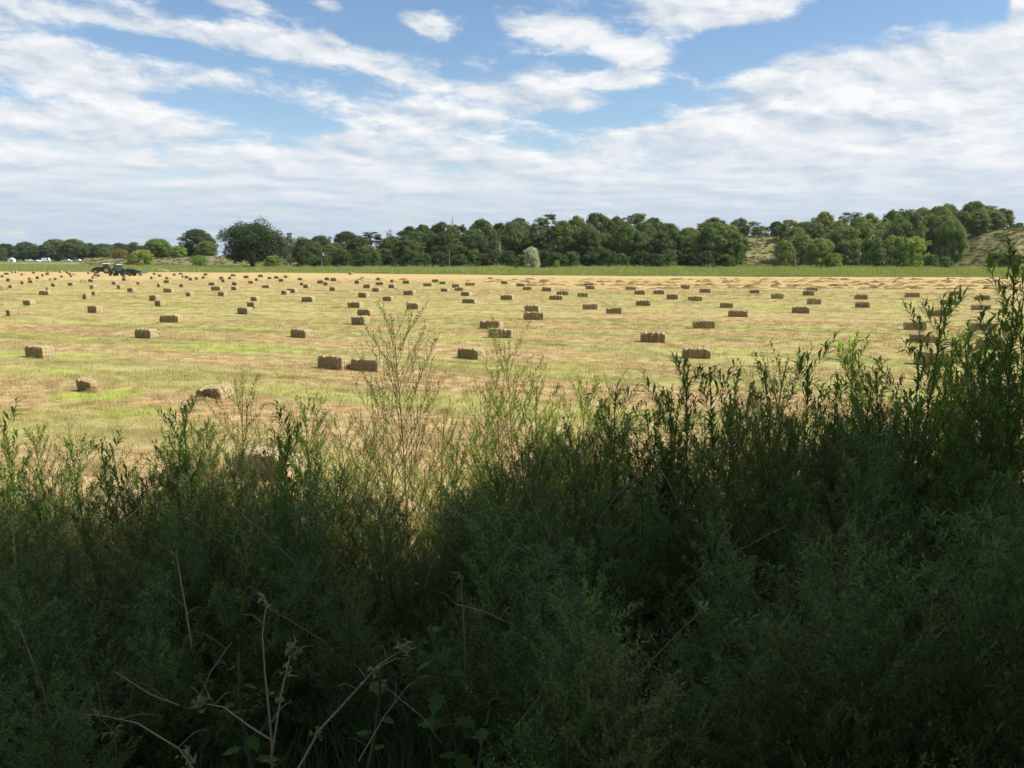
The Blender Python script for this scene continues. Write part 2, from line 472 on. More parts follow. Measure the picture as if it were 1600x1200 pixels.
M['white'] = plain('white_paint', (0.80, 0.80, 0.78), 0.4, 0.5, 0.05)
M['wood'] = plain('weathered_pole_wood', (0.20, 0.165, 0.13), 0.95, 0.1, 0.3)
M['steel'] = plain('grey_steel', (0.35, 0.36, 0.37), 0.5, 0.5)

# ------------------------------------------------------------------ setting: ground, field, strip, bank, hill, road
def fbm(x, y, s, seed=0.0):
    return mnoise.fractal(Vector((x * s + seed, y * s - seed, seed)), 0.8, 2.0, 4)
def grid_mesh(name, xs, ys, zf, mat, smooth=True):
    V = [(x, y, zf(x, y)) for y in ys for x in xs]
    n = len(xs)
    idx = []
    for j in range(len(ys) - 1):
        for i in range(n - 1):
            a = j * n + i
            idx += [a, a + 1, a + n + 1, a + n]
    me = tri_mesh(name, V, idx, 4, [mat])
    if smooth:
        me.polygons.foreach_set('use_smooth', [True] * len(me.polygons))
    return me
gx = [-6000, -1500, -600, -300, 0, 300, 600, 1500, 6000]
tag(add('ground', grid_mesh('ground', gx, [-1500, -400, 0, 300, 700, 1500, 3000, 8000], lambda x, y: 0.0, M['pasture'])), 'flat green pasture reaching to the horizon', kind='structure')
EDGE = [(-420, 250), (-200, 215), (-113, 193), (-41, 178), (0, 156), (42, 144), (82, 140), (170, 137), (300, 135)]
def edge_y(x):
    for (x0, y0), (x1, y1) in zip(EDGE, EDGE[1:]):
        if x <= x1:
            return y0 + (y1 - y0) * (x - x0) / (x1 - x0)
    return EDGE[-1][1]
xs = list(np.linspace(-400, 280, 100))
V, idx = [], []
NR = 24
for j in range(NR + 1):
    for x in xs:
        y = -40 + (edge_y(x) + 1.2 * math.sin(x * 0.6) + 40) * j / NR
        V.append((x, y, 0.012))
n = len(xs)
for j in range(NR):
    for i in range(n - 1):
        a = j * n + i
        idx += [a, a + 1, a + n + 1, a + n]
tag(add('hay_field', tri_mesh('hay_field', V, idx, 4, [M['field']])), 'mown hay field of tan stubble with green regrowth', kind='structure')
def bank_z(x, y):
    t = min(max((y - 1.2) / 7.6, 0.0), 1.0)
    s = t * t * (3 - 2 * t)
    return 1.78 * (1 - s) + 0.05 * fbm(x, y, 0.7, 3.1) - 0.12 * max(0.0, min(1.0, (y - 8.3) / 1.2))
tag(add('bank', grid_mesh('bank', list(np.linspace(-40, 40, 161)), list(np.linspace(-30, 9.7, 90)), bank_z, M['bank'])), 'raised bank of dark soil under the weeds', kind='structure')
# hill: profile given by pixel column and crest height
CREST = [(-300, 430), (112, 430), (140, 405), (240, 403), (335, 401), (430, 394), (470, 381), (520, 384), (700, 388), (950, 380), (1080, 372), (1180, 369), (1260, 372), (1400, 374), (1460, 370), (1490, 362), (1530, 358), (1600, 357), (1750, 352), (2100, 350)]
def crest_z(px, Y):
    for (a, ya), (b, yb) in zip(CREST, CREST[1:]):
        if px <= b:
            k = (px - a) / (b - a); k = k * k * (3 - 2 * k)
            return at(px, ya + (yb - ya) * k, Y).z
    return at(px, CREST[-1][1], Y).z
def hill_front(px):
    k = min(max((px - 1380) / 200, 0), 1)
    k0 = min(max((px - 420) / 120, 0), 1)
    return 345 - 45 * k0 - 62 * k
def hill_h(X, Y):
    px = 800 + X * FPX * math.cos(PITCH) / (0.99 * Y)
    yf = hill_front(px); u = (Y - yf) / 62
    if u <= 0 or u >= 2 or px < -300 or px > 2100:
        return -0.25
    h = max(crest_z(px, yf + 62), 0.3)
    s = math.sin(min(u, 1) * math.pi / 2) ** 1.25 if u <= 1 else math.cos((u - 1) * math.pi / 2) ** 0.6
    return h * s - 0.25 * (1 - s) + s * (0.7 * fbm(X, Y, 0.06, 1.0) + 0.25 * fbm(X, Y, 0.25, 4.0))
def hill_z(x, y):
    return max(0.0, hill_h(x, y))
V, idx = [], []
cols = list(range(-300, 2101, 6)); rows = 44
for j in range(rows + 1):
    for px in cols:
        Y = hill_front(px) + 124 * j / rows
        X = (px - 800) / FPX * Y / math.cos(PITCH) * 0.99
        V.append((X, Y, hill_h(X, Y)))
n = len(cols)
for j in range(rows):
    for i in range(n - 1):
        a = j * n + i
        idx += [a, a + 1, a + n + 1, a + n]
me = tri_mesh('hill', V, idx, 4, [M['hill']])
me.polygons.foreach_set('use_smooth', [True] * len(me.polygons))
tag(add('hill', me), 'low sandy hills with dry grass behind the trees', kind='structure')
me = grid_mesh('road', [-700, -520, -330, -210], [505, 511], lambda x, y: 0.02, M['road'])
tag(add('road', me), 'pale country road along the far side of the pasture', kind='structure')

# ------------------------------------------------------------------ scatter by geometry nodes (grass, uncountable undergrowth)
HOLD = {}
def scatter(name, pts, rots, scls, idxs, protos, label):
    """one object whose points carry grass tufts; protos: list of mesh data"""
    key = tuple(p.name for p in protos)
    if key not in HOLD:
        c = bpy.data.collections.new(name + '_tufts')
        for i, p in enumerate(protos):
            c.objects.link(bpy.data.objects.new('%s_tuft_%02d' % (name, i), p))
        HOLD[key] = c
    me = bpy.data.meshes.new(name)
    me.vertices.add(len(pts)); me.vertices.foreach_set('co', np.asarray(pts, np.float32).ravel())
    for an, at_, arr in (('rot', 'FLOAT_VECTOR', rots), ('scl', 'FLOAT_VECTOR', scls), ('idx', 'INT', idxs)):
        a = me.attributes.new(an, at_, 'POINT')
        a.data.foreach_set('vector' if at_ == 'FLOAT_VECTOR' else 'value', np.asarray(arr).ravel())
    o = add(name, me)
    tag(o, label, None, None, 'stuff')
    ng = bpy.data.node_groups.new(name + '_nodes', 'GeometryNodeTree')
    ng.interface.new_socket('Geometry', in_out='INPUT', socket_type='NodeSocketGeometry')
    ng.interface.new_socket('Geometry', in_out='OUTPUT', socket_type='NodeSocketGeometry')
    t = NT(ng)
    gi, go_ = t.n('NodeGroupInput'), t.n('NodeGroupOutput')
    ci = t.n('GeometryNodeCollectionInfo'); ci.inputs[0].default_value = HOLD[key]
    ci.inputs['Separate Children'].default_value = True; ci.inputs['Reset Children'].default_value = True
    ip = t.n('GeometryNodeInstanceOnPoints')
    t.link(gi.outputs[0], ip.inputs['Points']); t.link(ci.outputs[0], ip.inputs['Instance'])
    ip.inputs['Pick Instance'].default_value = True
    for nm, dt, sock in (('idx', 'INT', 'Instance Index'), ('rot', 'FLOAT_VECTOR', 'Rotation'), ('scl', 'FLOAT_VECTOR', 'Scale')):
        na = t.n('GeometryNodeInputNamedAttribute', data_type=dt); na.inputs['Name'].default_value = nm
        t.link(na.outputs['Attribute'], ip.inputs[sock])
    t.link(ip.outputs[0], go_.inputs[0])
    md = o.modifiers.new('scatter', 'NODES'); md.node_group = ng
    return o
def tuft(name, seed, nb, rad, h, wdt, lean, mat, seg=1):
    r = np.random.default_rng(seed)
    V, idx = [], []
    for _ in range(nb):
        a, b = r.uniform(0, 6.283), r.uniform(0, 6.283)
        rr = rad * math.sqrt(r.uniform())
        bx, by = rr * math.cos(a), rr * math.sin(a)
        hh = h * r.uniform(0.55, 1.0); ln = lean * hh * r.uniform(0.2, 1.2)
        tx, ty = bx + ln * math.cos(b), by + ln * math.sin(b)
        q = r.uniform(0, 6.283); wx, wy = wdt * math.cos(q), wdt * math.sin(q)
        k = len(V)
        V += [(bx - wx, by - wy, -0.01), (bx + wx, by + wy, -0.01), (tx, ty, hh)]
        idx += [k, k + 1, k + 2]
    return tri_mesh(name, V, idx, 3, [mat])
rng = np.random.default_rng(11)
stub = [tuft('stubble_tuft_a', 1, 22, 0.17, 0.085, 0.0035, 0.9, M['stubble']), tuft('stubble_tuft_b', 2, 26, 0.20, 0.06, 0.004, 1.6, M['stubble']), tuft('stubble_tuft_c', 3, 16, 0.14, 0.13, 0.0035, 0.6, M['stubble'])]
pts = []
for d0, d1, dens in ((9.0, 16, 34), (16, 28, 26), (28, 48, 11), (48, 90, 3.0), (90, 140, 1.0)):
    nn = int(0.66 * (d1 * d1 - d0 * d0) * dens)
    dd = np.sqrt(rng.uniform(d0 * d0, d1 * d1, nn)); aa = rng.uniform(-0.66, 0.66, nn)
    x, y = dd * np.sin(aa), dd * np.cos(aa)
    keep = (y > 8.5) & (y < 132)
    sc_ = 1.0 + 0.9 * np.clip((dd - 25) / 70, 0, 1)
    pts.append(np.stack([x, y, np.full(nn, 0.012), sc_], 1)[keep])
pts = np.concatenate(pts)
nn = len(pts)
s = pts[:, 3] * rng.uniform(0.7, 1.35, nn)
scatter('field_stubble', pts[:, :3], np.stack([np.zeros(nn), np.zeros(nn), rng.uniform(0, 6.28, nn)], 1), np.stack([s, s, s * rng.uniform(0.7, 1.1, nn) / pts[:, 3] ** 0.5], 1),
        rng.integers(0, 3, nn).astype(np.int32), stub, 'short tan and green stubble covering the hay field')
# tall grass strip beyond the field
tg = [tuft('tall_grass_tuft_a', 5, 40, 0.9, 0.95, 0.035, 0.35, M['tallgrass']), tuft('tall_grass_tuft_b', 6, 40, 0.9, 0.75, 0.04, 0.5, M['tallgrass']), tuft('tall_grass_tuft_c', 7, 30, 0.7, 1.15, 0.035, 0.3, M['tallgrass'])]
pts = []
while len(pts) < 14000:
    x = rng.uniform(-230, 200); u = rng.uniform() ** 1.6
    y0 = edge_y(x) + 0.5
    y = y0 + u * (335 - y0)
    if abs(x) > y * 0.66 + 8 or hill_z(x, y) > 1.0 or (x < -75 and y > 300):
        continue
    pts.append((x, y, hill_z(x, y), rng.uniform(0.35, 1.05) * (0.62 if u < 0.08 else 1.0) * (1.0 + 0.75 * fbm(x, y, 0.06, 7.0)) * (1.7 if rng.uniform() < 0.03 else 1.0) * (0.6 if x < -60 else 0.85)))
pts = np.array(pts); nn = len(pts)
scatter('tall_grass', pts[:, :3], np.stack([np.zeros(nn), np.zeros(nn), rng.uniform(0, 6.28, nn)], 1), np.stack([pts[:, 3] * 1.3, pts[:, 3] * 1.3, pts[:, 3]], 1),
        rng.integers(0, 3, nn).astype(np.int32), tg, 'uncut green grass strip between the hay field and the trees')

M['drytuft'] = leaf_mat('dry_tuft_blade', (0.13, 0.125, 0.05), (0.36, 0.28, 0.14), 0.2, 0.9, scale=0.25)
M['brush'] = leaf_mat('sage_brush_blade', (0.07, 0.085, 0.04), (0.15, 0.16, 0.085), 0.2, 0.9, scale=0.25)
ht = [tuft('dry_tuft_a', 25, 34, 0.5, 0.5, 0.03, 0.7, M['drytuft']), tuft('dry_tuft_b', 26, 34, 0.7, 0.35, 0.035, 1.0, M['drytuft']), tuft('dry_tuft_c', 27, 44, 0.6, 0.7, 0.05, 0.6, M['brush'])]
pts = []
while len(pts) < 5200:
    px = rng.uniform(1120, 1700) if rng.uniform() < 0.8 else rng.uniform(130, 480); u = rng.uniform(0.03, 1.1)
    yf = hill_front(px); Y = yf + 62 * u
    X = (px - 800) / FPX * Y
    pts.append((X, Y, hill_z(X, Y) - 0.05))
nn = len(pts); s_ = rng.uniform(0.5, 1.3, nn); ii = np.where(rng.uniform(size=nn) < 0.36, 2, rng.integers(0, 2, nn)).astype(np.int32)
scatter('hill_grass', pts, np.stack([np.zeros(nn), np.zeros(nn), rng.uniform(0, 6.28, nn)], 1), np.stack([s_ * 1.4, s_ * 1.4, s_], 1), ii, ht, 'dry grass tufts and sage on the sandy hills')

# ------------------------------------------------------------------ trees
def leaf_cloud(r, clumps, per, size):
    """quads scattered over clump volumes: returns V, idx"""
    V, idx = [], []
    for (cx, cy, cz, rad, sq) in clumps:
        k = max(6, int(per * rad * rad))
        v = r.normal(size=(k, 3)); v /= np.linalg.norm(v, axis=1)[:, None]
        rr = rad * r.uniform(0.45, 1.0, k)[:, None] ** 0.6 * np.where(r.uniform(size=k) < 0.16, 1.4, 1.0)[:, None]
        p = v * rr * np.array([1, 1, sq]) + np.array([cx, cy, cz])
        nrm = v + r.normal(scale=0.65, size=(k, 3)) + np.array([0, 0, 0.35]); nrm /= np.linalg.norm(nrm, axis=1)[:, None]
        t1 = np.cross(nrm, r.normal(size=(k, 3))); t1 /= np.linalg.norm(t1, axis=1)[:, None] + 1e-9
        t2 = np.cross(nrm, t1)
        sz = size * r.uniform(0.55, 1.25, k)[:, None]
        b = len(V) * 1
        q = np.stack([p - t1 * sz * 0.6, p + t2 * sz * 0.38 + nrm * sz * 0.12, p + t1 * sz * 0.6, p - t2 * sz * 0.38 + nrm * sz * 0.12], 1)
        V.append(q.reshape(-1, 3))
    V = np.concatenate(V)
    return V, np.arange(len(V), dtype=np.int32)
def tree_proto(name, seed, H, Wd, base, style, size=0.37, per=150, barkm=None):
    """returns trunk mesh, crown mesh; nominal height H, crown width Wd, crown starts at base"""
    r = np.random.default_rng(seed)
    mb = MB()
    lean = r.normal(scale=0.04 * H, size=2)
    nst = 1 if style in ('round', 'poplar', 'dead') else 3
    tips = []
    clumps = []
    ch = H - base
    for sidx in range(nst):
        a = r.uniform(0, 6.28) + sidx * 2.1
        off = 0.12 * Wd if nst > 1 else 0
        x0, y0 = off * 0.3 * math.cos(a), off * 0.3 * math.sin(a)
        x1, y1 = off * 2 * math.cos(a) + lean[0], off * 2 * math.sin(a) + lean[1]
        top = H * r.uniform(0.74, 0.86)
        P_ = [(x0, y0, -0.3), (x0 * 1.5 + x1 * 0.2, y0 * 1.5 + y1 * 0.2, base * 0.7 + 0.4), (x1 * 0.6, y1 * 0.6, base + ch * 0.35), (x1, y1, top)]
        r0 = 0.030 * H / math.sqrt(nst)
        mb.tube(P_, [r0 * 1.3, r0, r0 * 0.62, r0 * 0.15], 7)
        nl = 7 if nst == 1 else 4
        for k in range(nl):
            u = (k + 0.5) / nl
            z = base * 0.8 + (top - base * 0.8) * u
            th = r.uniform(0, 6.28)
            prof = math.sin(math.pi * min(1, (0.18 + 0.75 * u))) if style != 'poplar' else 0.9 * (1 - u) + 0.25
            L = Wd * 0.40 * prof
            sx, sy = x1 * u, y1 * u
            e = (sx + L * math.cos(th), sy + L * math.sin(th), z + L * r.uniform(0.25, 0.75))
            mb.tube([(sx * 0.9, sy * 0.9, z), ((sx + e[0]) / 2, (sy + e[1]) / 2, (z + e[2]) / 2 - 0.1 * L), e], [r0 * 0.45, r0 * 0.28, r0 * 0.08], 5, False)
            tips.append(e)
    nc = {'round': 95, 'multi': 95, 'poplar': 60, 'bush': 60, 'dead': 0}[style]
    for k in range(nc):
        u = r.uniform(0.02, 1.0)
        if style == 'poplar':
            prof = (0.55 + 0.45 * math.sin(math.pi * (u * 0.85 + 0.1)))
        elif style == 'bush':
            prof = math.sqrt(max(0.05, 1 - (u * 0.95) ** 2))
        else:
            prof = math.sqrt(max(0.04, 1 - (1.75 * u - 0.72) ** 2 * 0.95))
        th = r.uniform(0, 6.28)
        rr = Wd * 0.5 * prof * (0.22 + 0.66 * math.sqrt(r.uniform()))
        rad = Wd * r.uniform(0.06, 0.14)
        clumps.append((lean[0] * u + rr * math.cos(th), lean[1] * u + rr * math.sin(th), base + rad * 0.5 + (ch - rad * 1.3) * u, rad, r.uniform(0.65, 0.95)))
    for e in tips:
        if style != 'dead' and e[2] < H * 0.95:
            clumps.append((*e, Wd * r.uniform(0.08, 0.13), 0.8))
    trunk = mb.data(name + '_trunk', barkm or M['bark'], True)
    if style == 'dead':
        tw = MB()
        for e in tips + tips:
            for _ in range(9):
                d = Vector(r.normal(size=3)); d.z = abs(d.z) + 0.4; d.normalize()
                L = r.uniform(0.10, 0.26) * Wd
                st = Vector(e) * r.uniform(0.8, 1.0)
                tw.tube([st, st + d * L * 0.5 + Vector(r.normal(size=3)) * 0.06 * L, st + d * L], [0.055, 0.04, 0.015], 3, False)
        return trunk, tw.data(name + '_crown', M['dead'])
    for k in range(26):
        th, u = r.uniform(0, 6.28), r.uniform(0.05, 0.97)
        pr_ = math.sqrt(max(0.05, 1 - (1.75 * u - 0.72) ** 2)) * (1.0 if style != 'poplar' else 0.9)
        rr = Wd * 0.47 * pr_ * math.sqrt(r.uniform())
        clumps.append((rr * math.cos(th), rr * math.sin(th), base + ch * u * 0.95, Wd * r.uniform(0.03, 0.06), 1.1))
    V, idx = leaf_cloud(r, clumps, per, size)
    return trunk, tri_mesh(name + '_crown', V, idx, 4, [M['crown']])

TP = {}
for i in range(3):
    TP['round%d' % i] = (tree_proto('round_tree_%d' % i, 20 + i, 15, 12.5, 0.9, 'round'), 15, 12.5)
for i in range(3):
    TP['multi%d' % i] = (tree_proto('spreading_tree_%d' % i, 40 + i, 14, 14.0, 0.6, 'multi'), 14, 14.0)
for i in range(2):
    TP['poplar%d' % i] = (tree_proto('upright_tree_%d' % i, 60 + i, 16, 7.5, 1.0, 'poplar'), 16, 7.5)
for i in range(3):
    TP['bush%d' % i] = (tree_proto('bushy_tree_%d' % i, 70 + i, 8, 9.0, 0.0, 'bush', 0.36, 90), 8, 9.0)
for i in range(2):
    TP['dead%d' % i] = (tree_proto('dead_tree_%d' % i, 90 + i, 13, 6.0, 2.0, 'dead', barkm=M['palebark']), 13, 6.0)
TP['lone'] = (tree_proto('lone_tree', 101, 14, 24.0, 1.2, 'multi', 0.42, 60), 14, 24.0)
TP['pale'] = (tree_proto('pale_trunk_tree', 103, 14, 15.0, 4.2, 'round', barkm=M['palebark']), 14, 15.0)

TREES_GROUP = 'trees along the far side of the field'
def tree(kind, px, top, Y, wpx, tint, label, name='tree', cat='tree', rz=None, group=TREES_GROUP):
    """stands at depth Y; top and width read off the photograph"""
    (tr_, cr_), H, Wd = TP[kind]
    p = at(px, top, Y)
    z0 = hill_z(p.x, Y)
    h = max(p.z - z0, 1.2)
    wd = min(wpx * Y / FPX, (1.9 if kind == 'lone' or kind.startswith('bush') else 1.05 if px > 1455 or 1140 < px < 1240 else 1.4) * h)
    e = empty(name, (p.x, Y, z0 - 0.05), rng.uniform(0, 6.28) if rz is None else rz, (wd / Wd, wd / Wd, h / H))
    tag(e, label, cat, group)
    a = add('trunk', tr_, e)
    c = add('crown', cr_, e)
    c.color = (*tint, 1.0)
    return e
DK, MD, LT, OL, YG = (0.62, 0.70, 0.70), (0.95, 1.0, 0.95), (1.35, 1.35, 1.1), (1.2, 1.1, 0.95), (1.9, 1.8, 0.9)
ORD = ['first', 'second', 'third', 'fourth', 'fifth', 'sixth', 'seventh', 'eighth', 'ninth', 'tenth', 'eleventh', 'twelfth', 'thirteenth', 'fourteenth', 'fifteenth', 'sixteenth', 'seventeenth', 'eighteenth', 'nineteenth', 'twentieth',
       'twenty-first', 'twenty-second', 'twenty-third', 'twenty-fourth', 'twenty-fifth', 'twenty-sixth', 'twenty-seventh', 'twenty-eighth', 'twenty-ninth', 'thirtieth']
def ordn(i):
    if i < 30:
        return ORD[i]
    return ['thirty', 'forty', 'fifty', 'sixty'][(i + 1) // 10 - 3] + ('-' + ORD[(i + 1) % 10 - 1] if (i + 1) % 10 else 'th')
# far row on the left, behind the road
for i, (px, top, wpx, k, tn) in enumerate([(-25, 384, 50, 'round0', DK), (8, 380, 48, 'round1', DK), (38, 377, 46, 'multi0', DK), (66, 382, 40, 'round2', DK), (86, 373, 46, 'multi1', MD), (138, 379, 42, 'round0', DK), (160, 380, 38, 'multi2', DK),
                                           (188, 379, 40, 'round1', DK), (210, 378, 44, 'round2', DK), (232, 381, 40, 'multi0', DK), (262, 382, 44, 'round0', MD), (22, 384, 40, 'multi2', DK), (52, 383, 40, 'round0', DK), (100, 378, 40, 'round2', DK), (124, 383, 40, 'multi0', DK), (150, 385, 36, 'round1', DK), (174, 384, 36, 'round0', DK), (199, 384, 36, 'multi1', DK), (222, 385, 36, 'round1', DK), (247, 385, 36, 'round2', DK), (288, 384, 36, 'multi1', DK), (-8, 384, 40, 'multi1', DK)]):
    tree(k, px, top, 555 + 12 * (i % 3), wpx * 1.15, tn, '%s tree from the left in the dark far row behind the road' % ordn(i), 'far_tree', group='dark far row of trees behind the road')
tree('pale', 114, 373, 540, 44, (0.85, 0.95, 0.75), 'tree with a pale bare trunk beside the parked white vehicles', 'pale_trunk_tree')
tree('bush0', 163, 386, 430, 26, (1.0, 1.15, 1.1), 'grey-green rounded tree next to the pinkish brown bush', 'rounded_tree')
tree('bush1', 187, 388, 400, 27, (2.1, 1.2, 0.95), 'pinkish brown round bush behind the tractors', 'brown_bush', 'bush')
tree('multi2', 246, 372, 410, 44, (1.35, 1.6, 0.85), 'fresh light green tree behind the yellow-green bush', 'light_green_tree')
tree('multi0', 278, 384, 400, 32, (1.5, 1.75, 0.8), 'small yellowish green tree below the large dark round tree', 'yellow_green_tree')
tree('bush2', 221, 389, 330, 40, YG, 'rounded yellow-green bush with layered clumps behind the tractor baler', 'yellow_green_bush', 'bush')
tree('bush0', 205, 396, 335, 22, (1.3, 1.4, 0.85), 'small green bush touching the yellow-green bush', 'green_bush', 'bush')
tree('round1', 303, 357, 430, 78, (0.55, 0.68, 0.62), 'large dark round-topped tree rising over the light green ones', 'dark_round_tree')
tree('multi1', 322, 376, 405, 58, (0.95, 1.1, 0.8), 'mid green tree between the dark round tree and the lone tree', 'mid_green_tree')
tree('bush1', 312, 398, 300, 30, (1.35, 1.5, 1.0), 'low pale green bush at the foot of the sandy mound', 'low_bush', 'bush')
tree('lone', 397, 348, 282, 106, (0.50, 0.60, 0.50), 'broad dark tree standing out in front, with open limbs below', 'lone_tree')
tree('poplar0', 452, 363, 330, 16, MD, 'slim tree just beside the broad lone tree', 'slim_tree')
tree('bush2', 472, 368, 340, 34, (1.3, 1.6, 1.0), 'light green crown above the dry hillside gap', 'light_green_tree')
tree('bush1', 425, 398, 276, 32, (1.6, 1.7, 1.2), 'pale olive bush under the edge of the lone tree', 'olive_bush', 'bush')
# main belt: back row then front row, tops follow the skyline
SKYL = [(478, 372), (500, 367), (540, 361), (580, 362), (640, 353), (660, 349), (690, 346), (720, 350), (750, 341), (780, 347), (800, 344), (812, 340), (857, 334), (900, 336), (935, 331), (965, 337), (990, 332), (1020, 339), (1040, 347), (1055, 357), (1075, 355), (1100, 348),
        (1117, 339), (1138, 350), (1158, 340), (1180, 345), (1215, 345), (1236, 342), (1258, 345), (1290, 330), (1330, 331), (1360, 332), (1378, 342), (1396, 327), (1416, 325), (1440, 323), (1466, 320), (1484, 317), (1522, 314), (1546, 321), (1566, 325)]
def skyline(px):
    for (a, ya), (b, yb) in zip(SKYL, SKYL[1:]):
        if px <= b:
            return ya + (yb - ya) * (px - a) / (b - a)
    return SKYL[-1][1]
bk = ['round0', 'multi1', 'round2', 'multi0', 'round1', 'multi2', 'poplar0', 'round0', 'poplar1']
for i, (px, top) in enumerate(SKYL):
    Y = 322 + (i * 37 % 5) * 4 if px < 1380 else 318 + (i * 37 % 4) * 4
    if px > 1060:
        tn = [(1.15, 1.18, 0.95), (1.4, 1.38, 1.0), (0.95, 1.02, 0.88), (1.6, 1.5, 1.1)][i % 4]
    elif px > 830:
        tn = [(0.85, 0.95, 0.75), (1.2, 1.28, 0.85), (0.66, 0.78, 0.64)][i % 3]
    else:
        tn = [(0.5, 0.6, 0.56), (0.6, 0.7, 0.6), (0.68, 0.78, 0.62)][i % 3]
    if 1150 < px < 1230:
        Y = 366
    tree(bk[(i * 5) % 9], px, top, Y, [46, 38, 52, 42][i % 4], tn, '%s crown from the left on the skyline of the main tree belt' % ordn(i), 'belt_tree', group='skyline trees of the main belt')
for i, ((x0, y0), (x1, y1)) in enumerate(zip(SKYL, SKYL[1:])):
    px, top = (x0 + x1) / 2, (y0 + y1) / 2 + [9, 14, 6, 11][i % 4]
    if 1140 < px < 1240:
        continue
    tn = [(1.25, 1.25, 0.95), (0.95, 1.02, 0.85), (1.5, 1.42, 1.05)][i % 3] if px > 1060 else [(0.75, 0.85, 0.66), (0.9, 1.0, 0.72), (0.62, 0.72, 0.6)][i % 3]
    tree(bk[(i * 4 + 1) % 6], px, top, 300 + (i * 31 % 5) * 3 if px < 1380 else 306 + (i % 3) * 3, [44, 50, 40][i % 3], tn, '%s tree from the left in the row just below the skyline' % ordn(i), 'belt_tree', group='second row of the main tree belt')
FR = []
px = 486
i = 0
while px < 1150:
    FR.append((px, skyline(px) + [26, 17, 33, 22, 29, 14][i % 6], 268 + (i * 29 % 5) * 5)); px += [30, 24, 34, 27][i % 4]; i += 1
for i, (px, top, Y) in enumerate(FR):
    if px > 1060 and 1160 < px < 1200:
        continue
    tn = [(0.58, 0.68, 0.56), (0.85, 0.95, 0.68), (0.48, 0.58, 0.50), (0.72, 0.84, 0.60), (0.62, 0.7, 0.62)][i % 5]
    if 960 < px < 1010:
        tn = (0.95, 1.1, 0.7)
    tree(['multi0', 'round1', 'multi2', 'bush0', 'multi1', 'round2', 'poplar1'][i % 7], px, top, Y, [46, 40, 52, 44, 38][i % 5], tn, '%s tree from the left in the front row facing the grass strip' % ordn(i), 'front_tree', group='front row of the main tree belt')
i = 0
for px in range(480, 1150, 26):
    tree(['bush0', 'bush1', 'bush2'][i % 3], px + (i * 7 % 11) - 5, [391, 396, 388, 394][i % 4], 258 + (i % 3) * 3, [34, 28, 38][i % 3], [(0.55, 0.66, 0.5), (0.75, 0.88, 0.6), (0.48, 0.56, 0.48)][i % 3],
         '%s low bush from the left along the foot of the tree belt' % ordn(i), 'foot_bush', 'bush', group='low bushes at the foot of the tree belt')
    i += 1
# picked-out trees on the right-hand hill
HILLT = [('multi1', 1115, 346, 268, 62, (0.85, 0.95, 0.78), 'open dark green tree with sprawling crown left of the hillside gap'), ('round2', 1150, 362, 264, 34, (0.7, 0.8, 0.65), 'smaller tree right at the edge of the hillside gap'),
         ('bush0', 1226, 374, 258, 40, (0.85, 0.9, 0.72), 'rounded dark green tree just past the bare hillside gap'), ('bush2', 1250, 362, 275, 52, (0.9, 0.98, 0.75), 'full green tree behind the grey dead trunk on the hill'),
         ('multi2', 1283, 371, 256, 46, (1.1, 1.15, 0.8), 'bright round tree standing clear at the foot of the hill'), ('bush1', 1306, 394, 252, 26, (1.1, 1.15, 0.8), 'short bush leaning against the bright round tree'),
         ('multi0', 1318, 350, 285, 66, (0.9, 0.97, 0.78), 'wide green tree above the short bush on the hill'), ('bush0', 1366, 368, 256, 46, (0.72, 0.82, 0.66), 'dark round tree at the foot of the hill beside bare trunk'),
         ('bush1', 1398, 366, 258, 48, (0.95, 1.05, 0.72), 'dark green tree in the middle of three at the hill foot'), ('bush2', 1428, 367, 256, 44, (1.25, 1.35, 0.75), 'yellowish topped tree, rightmost of three at the hill foot'),
         ('multi1', 1352, 346, 288, 50, (0.85, 0.92, 0.75), 'tree with ragged top behind the three at the hill foot'), ('round0', 1408, 345, 288, 60, (0.8, 0.88, 0.72), 'tall dense tree over the middle of the hill foot'),
         ('poplar0', 1438, 345, 285, 24, (1.05, 1.1, 0.8), 'narrow upright tree beside the sky gap'), ('multi2', 1490, 340, 268, 48, (0.85, 0.95, 0.72), 'big rounded tree on the slope of the grassy hill'),
         ('round1', 1475, 335, 290, 44, (0.8, 0.88, 0.72), 'dark tree behind the rounded one on the slope'), ('round2', 1530, 330, 296, 44, (0.75, 0.85, 0.7), 'dense tree on the hilltop behind the rounded slope tree'),
         ('round0', 1558, 330, 300, 40, (0.78, 0.85, 0.7), 'last tall tree at the open end of the hilltop'), ('bush1', 1190, 352, 368, 44, (0.9, 1.0, 0.8), 'tree crown just over the bare hillside gap')]
for k, px, top, Y, wpx, tn, lb in HILLT:
    tn = tuple(1.35 * q for q in tn)
    tree(k, px, top, Y, wpx, tn, lb, 'hill_tree', group='trees on the hill')
for i, (px, top, wpx) in enumerate([(1582, 349, 14), (1594, 347, 16), (1608, 350, 18)]):
    tree('bush%d' % i, px, top, 318, wpx, MD, '%s tiny bush from the left on the bare hilltop skyline' % ordn(i), 'hilltop_bush', 'bush', group='tiny bushes on the hilltop')
for i, (px, top, wpx, Y) in enumerate([(1560, 393, 34, 246), (1582, 396, 26, 243), (1455, 396, 26, 250), (1478, 400, 24, 247), (1600, 398, 26, 246)]):
    tree('bush%d' % (i % 3), px, top, Y, wpx, (0.8, 0.95, 0.7), '%s dark low shrub from the left at the foot of the grassy hill' % ['third', 'fourth', 'first', 'second', 'fifth'][i], 'hill_shrub', 'shrub', group='low shrubs below the grassy hill')
tree('bush2', 831, 384, 250, 30, (3.3, 2.7, 5.0), 'silvery grey rounded bush in front of the dark trees', 'silver_bush', 'bush')
tree('bush0', 870, 406, 240, 12, (1.3, 1.5, 0.9), 'small bright green shrub near the silvery bush', 'small_shrub', 'shrub')
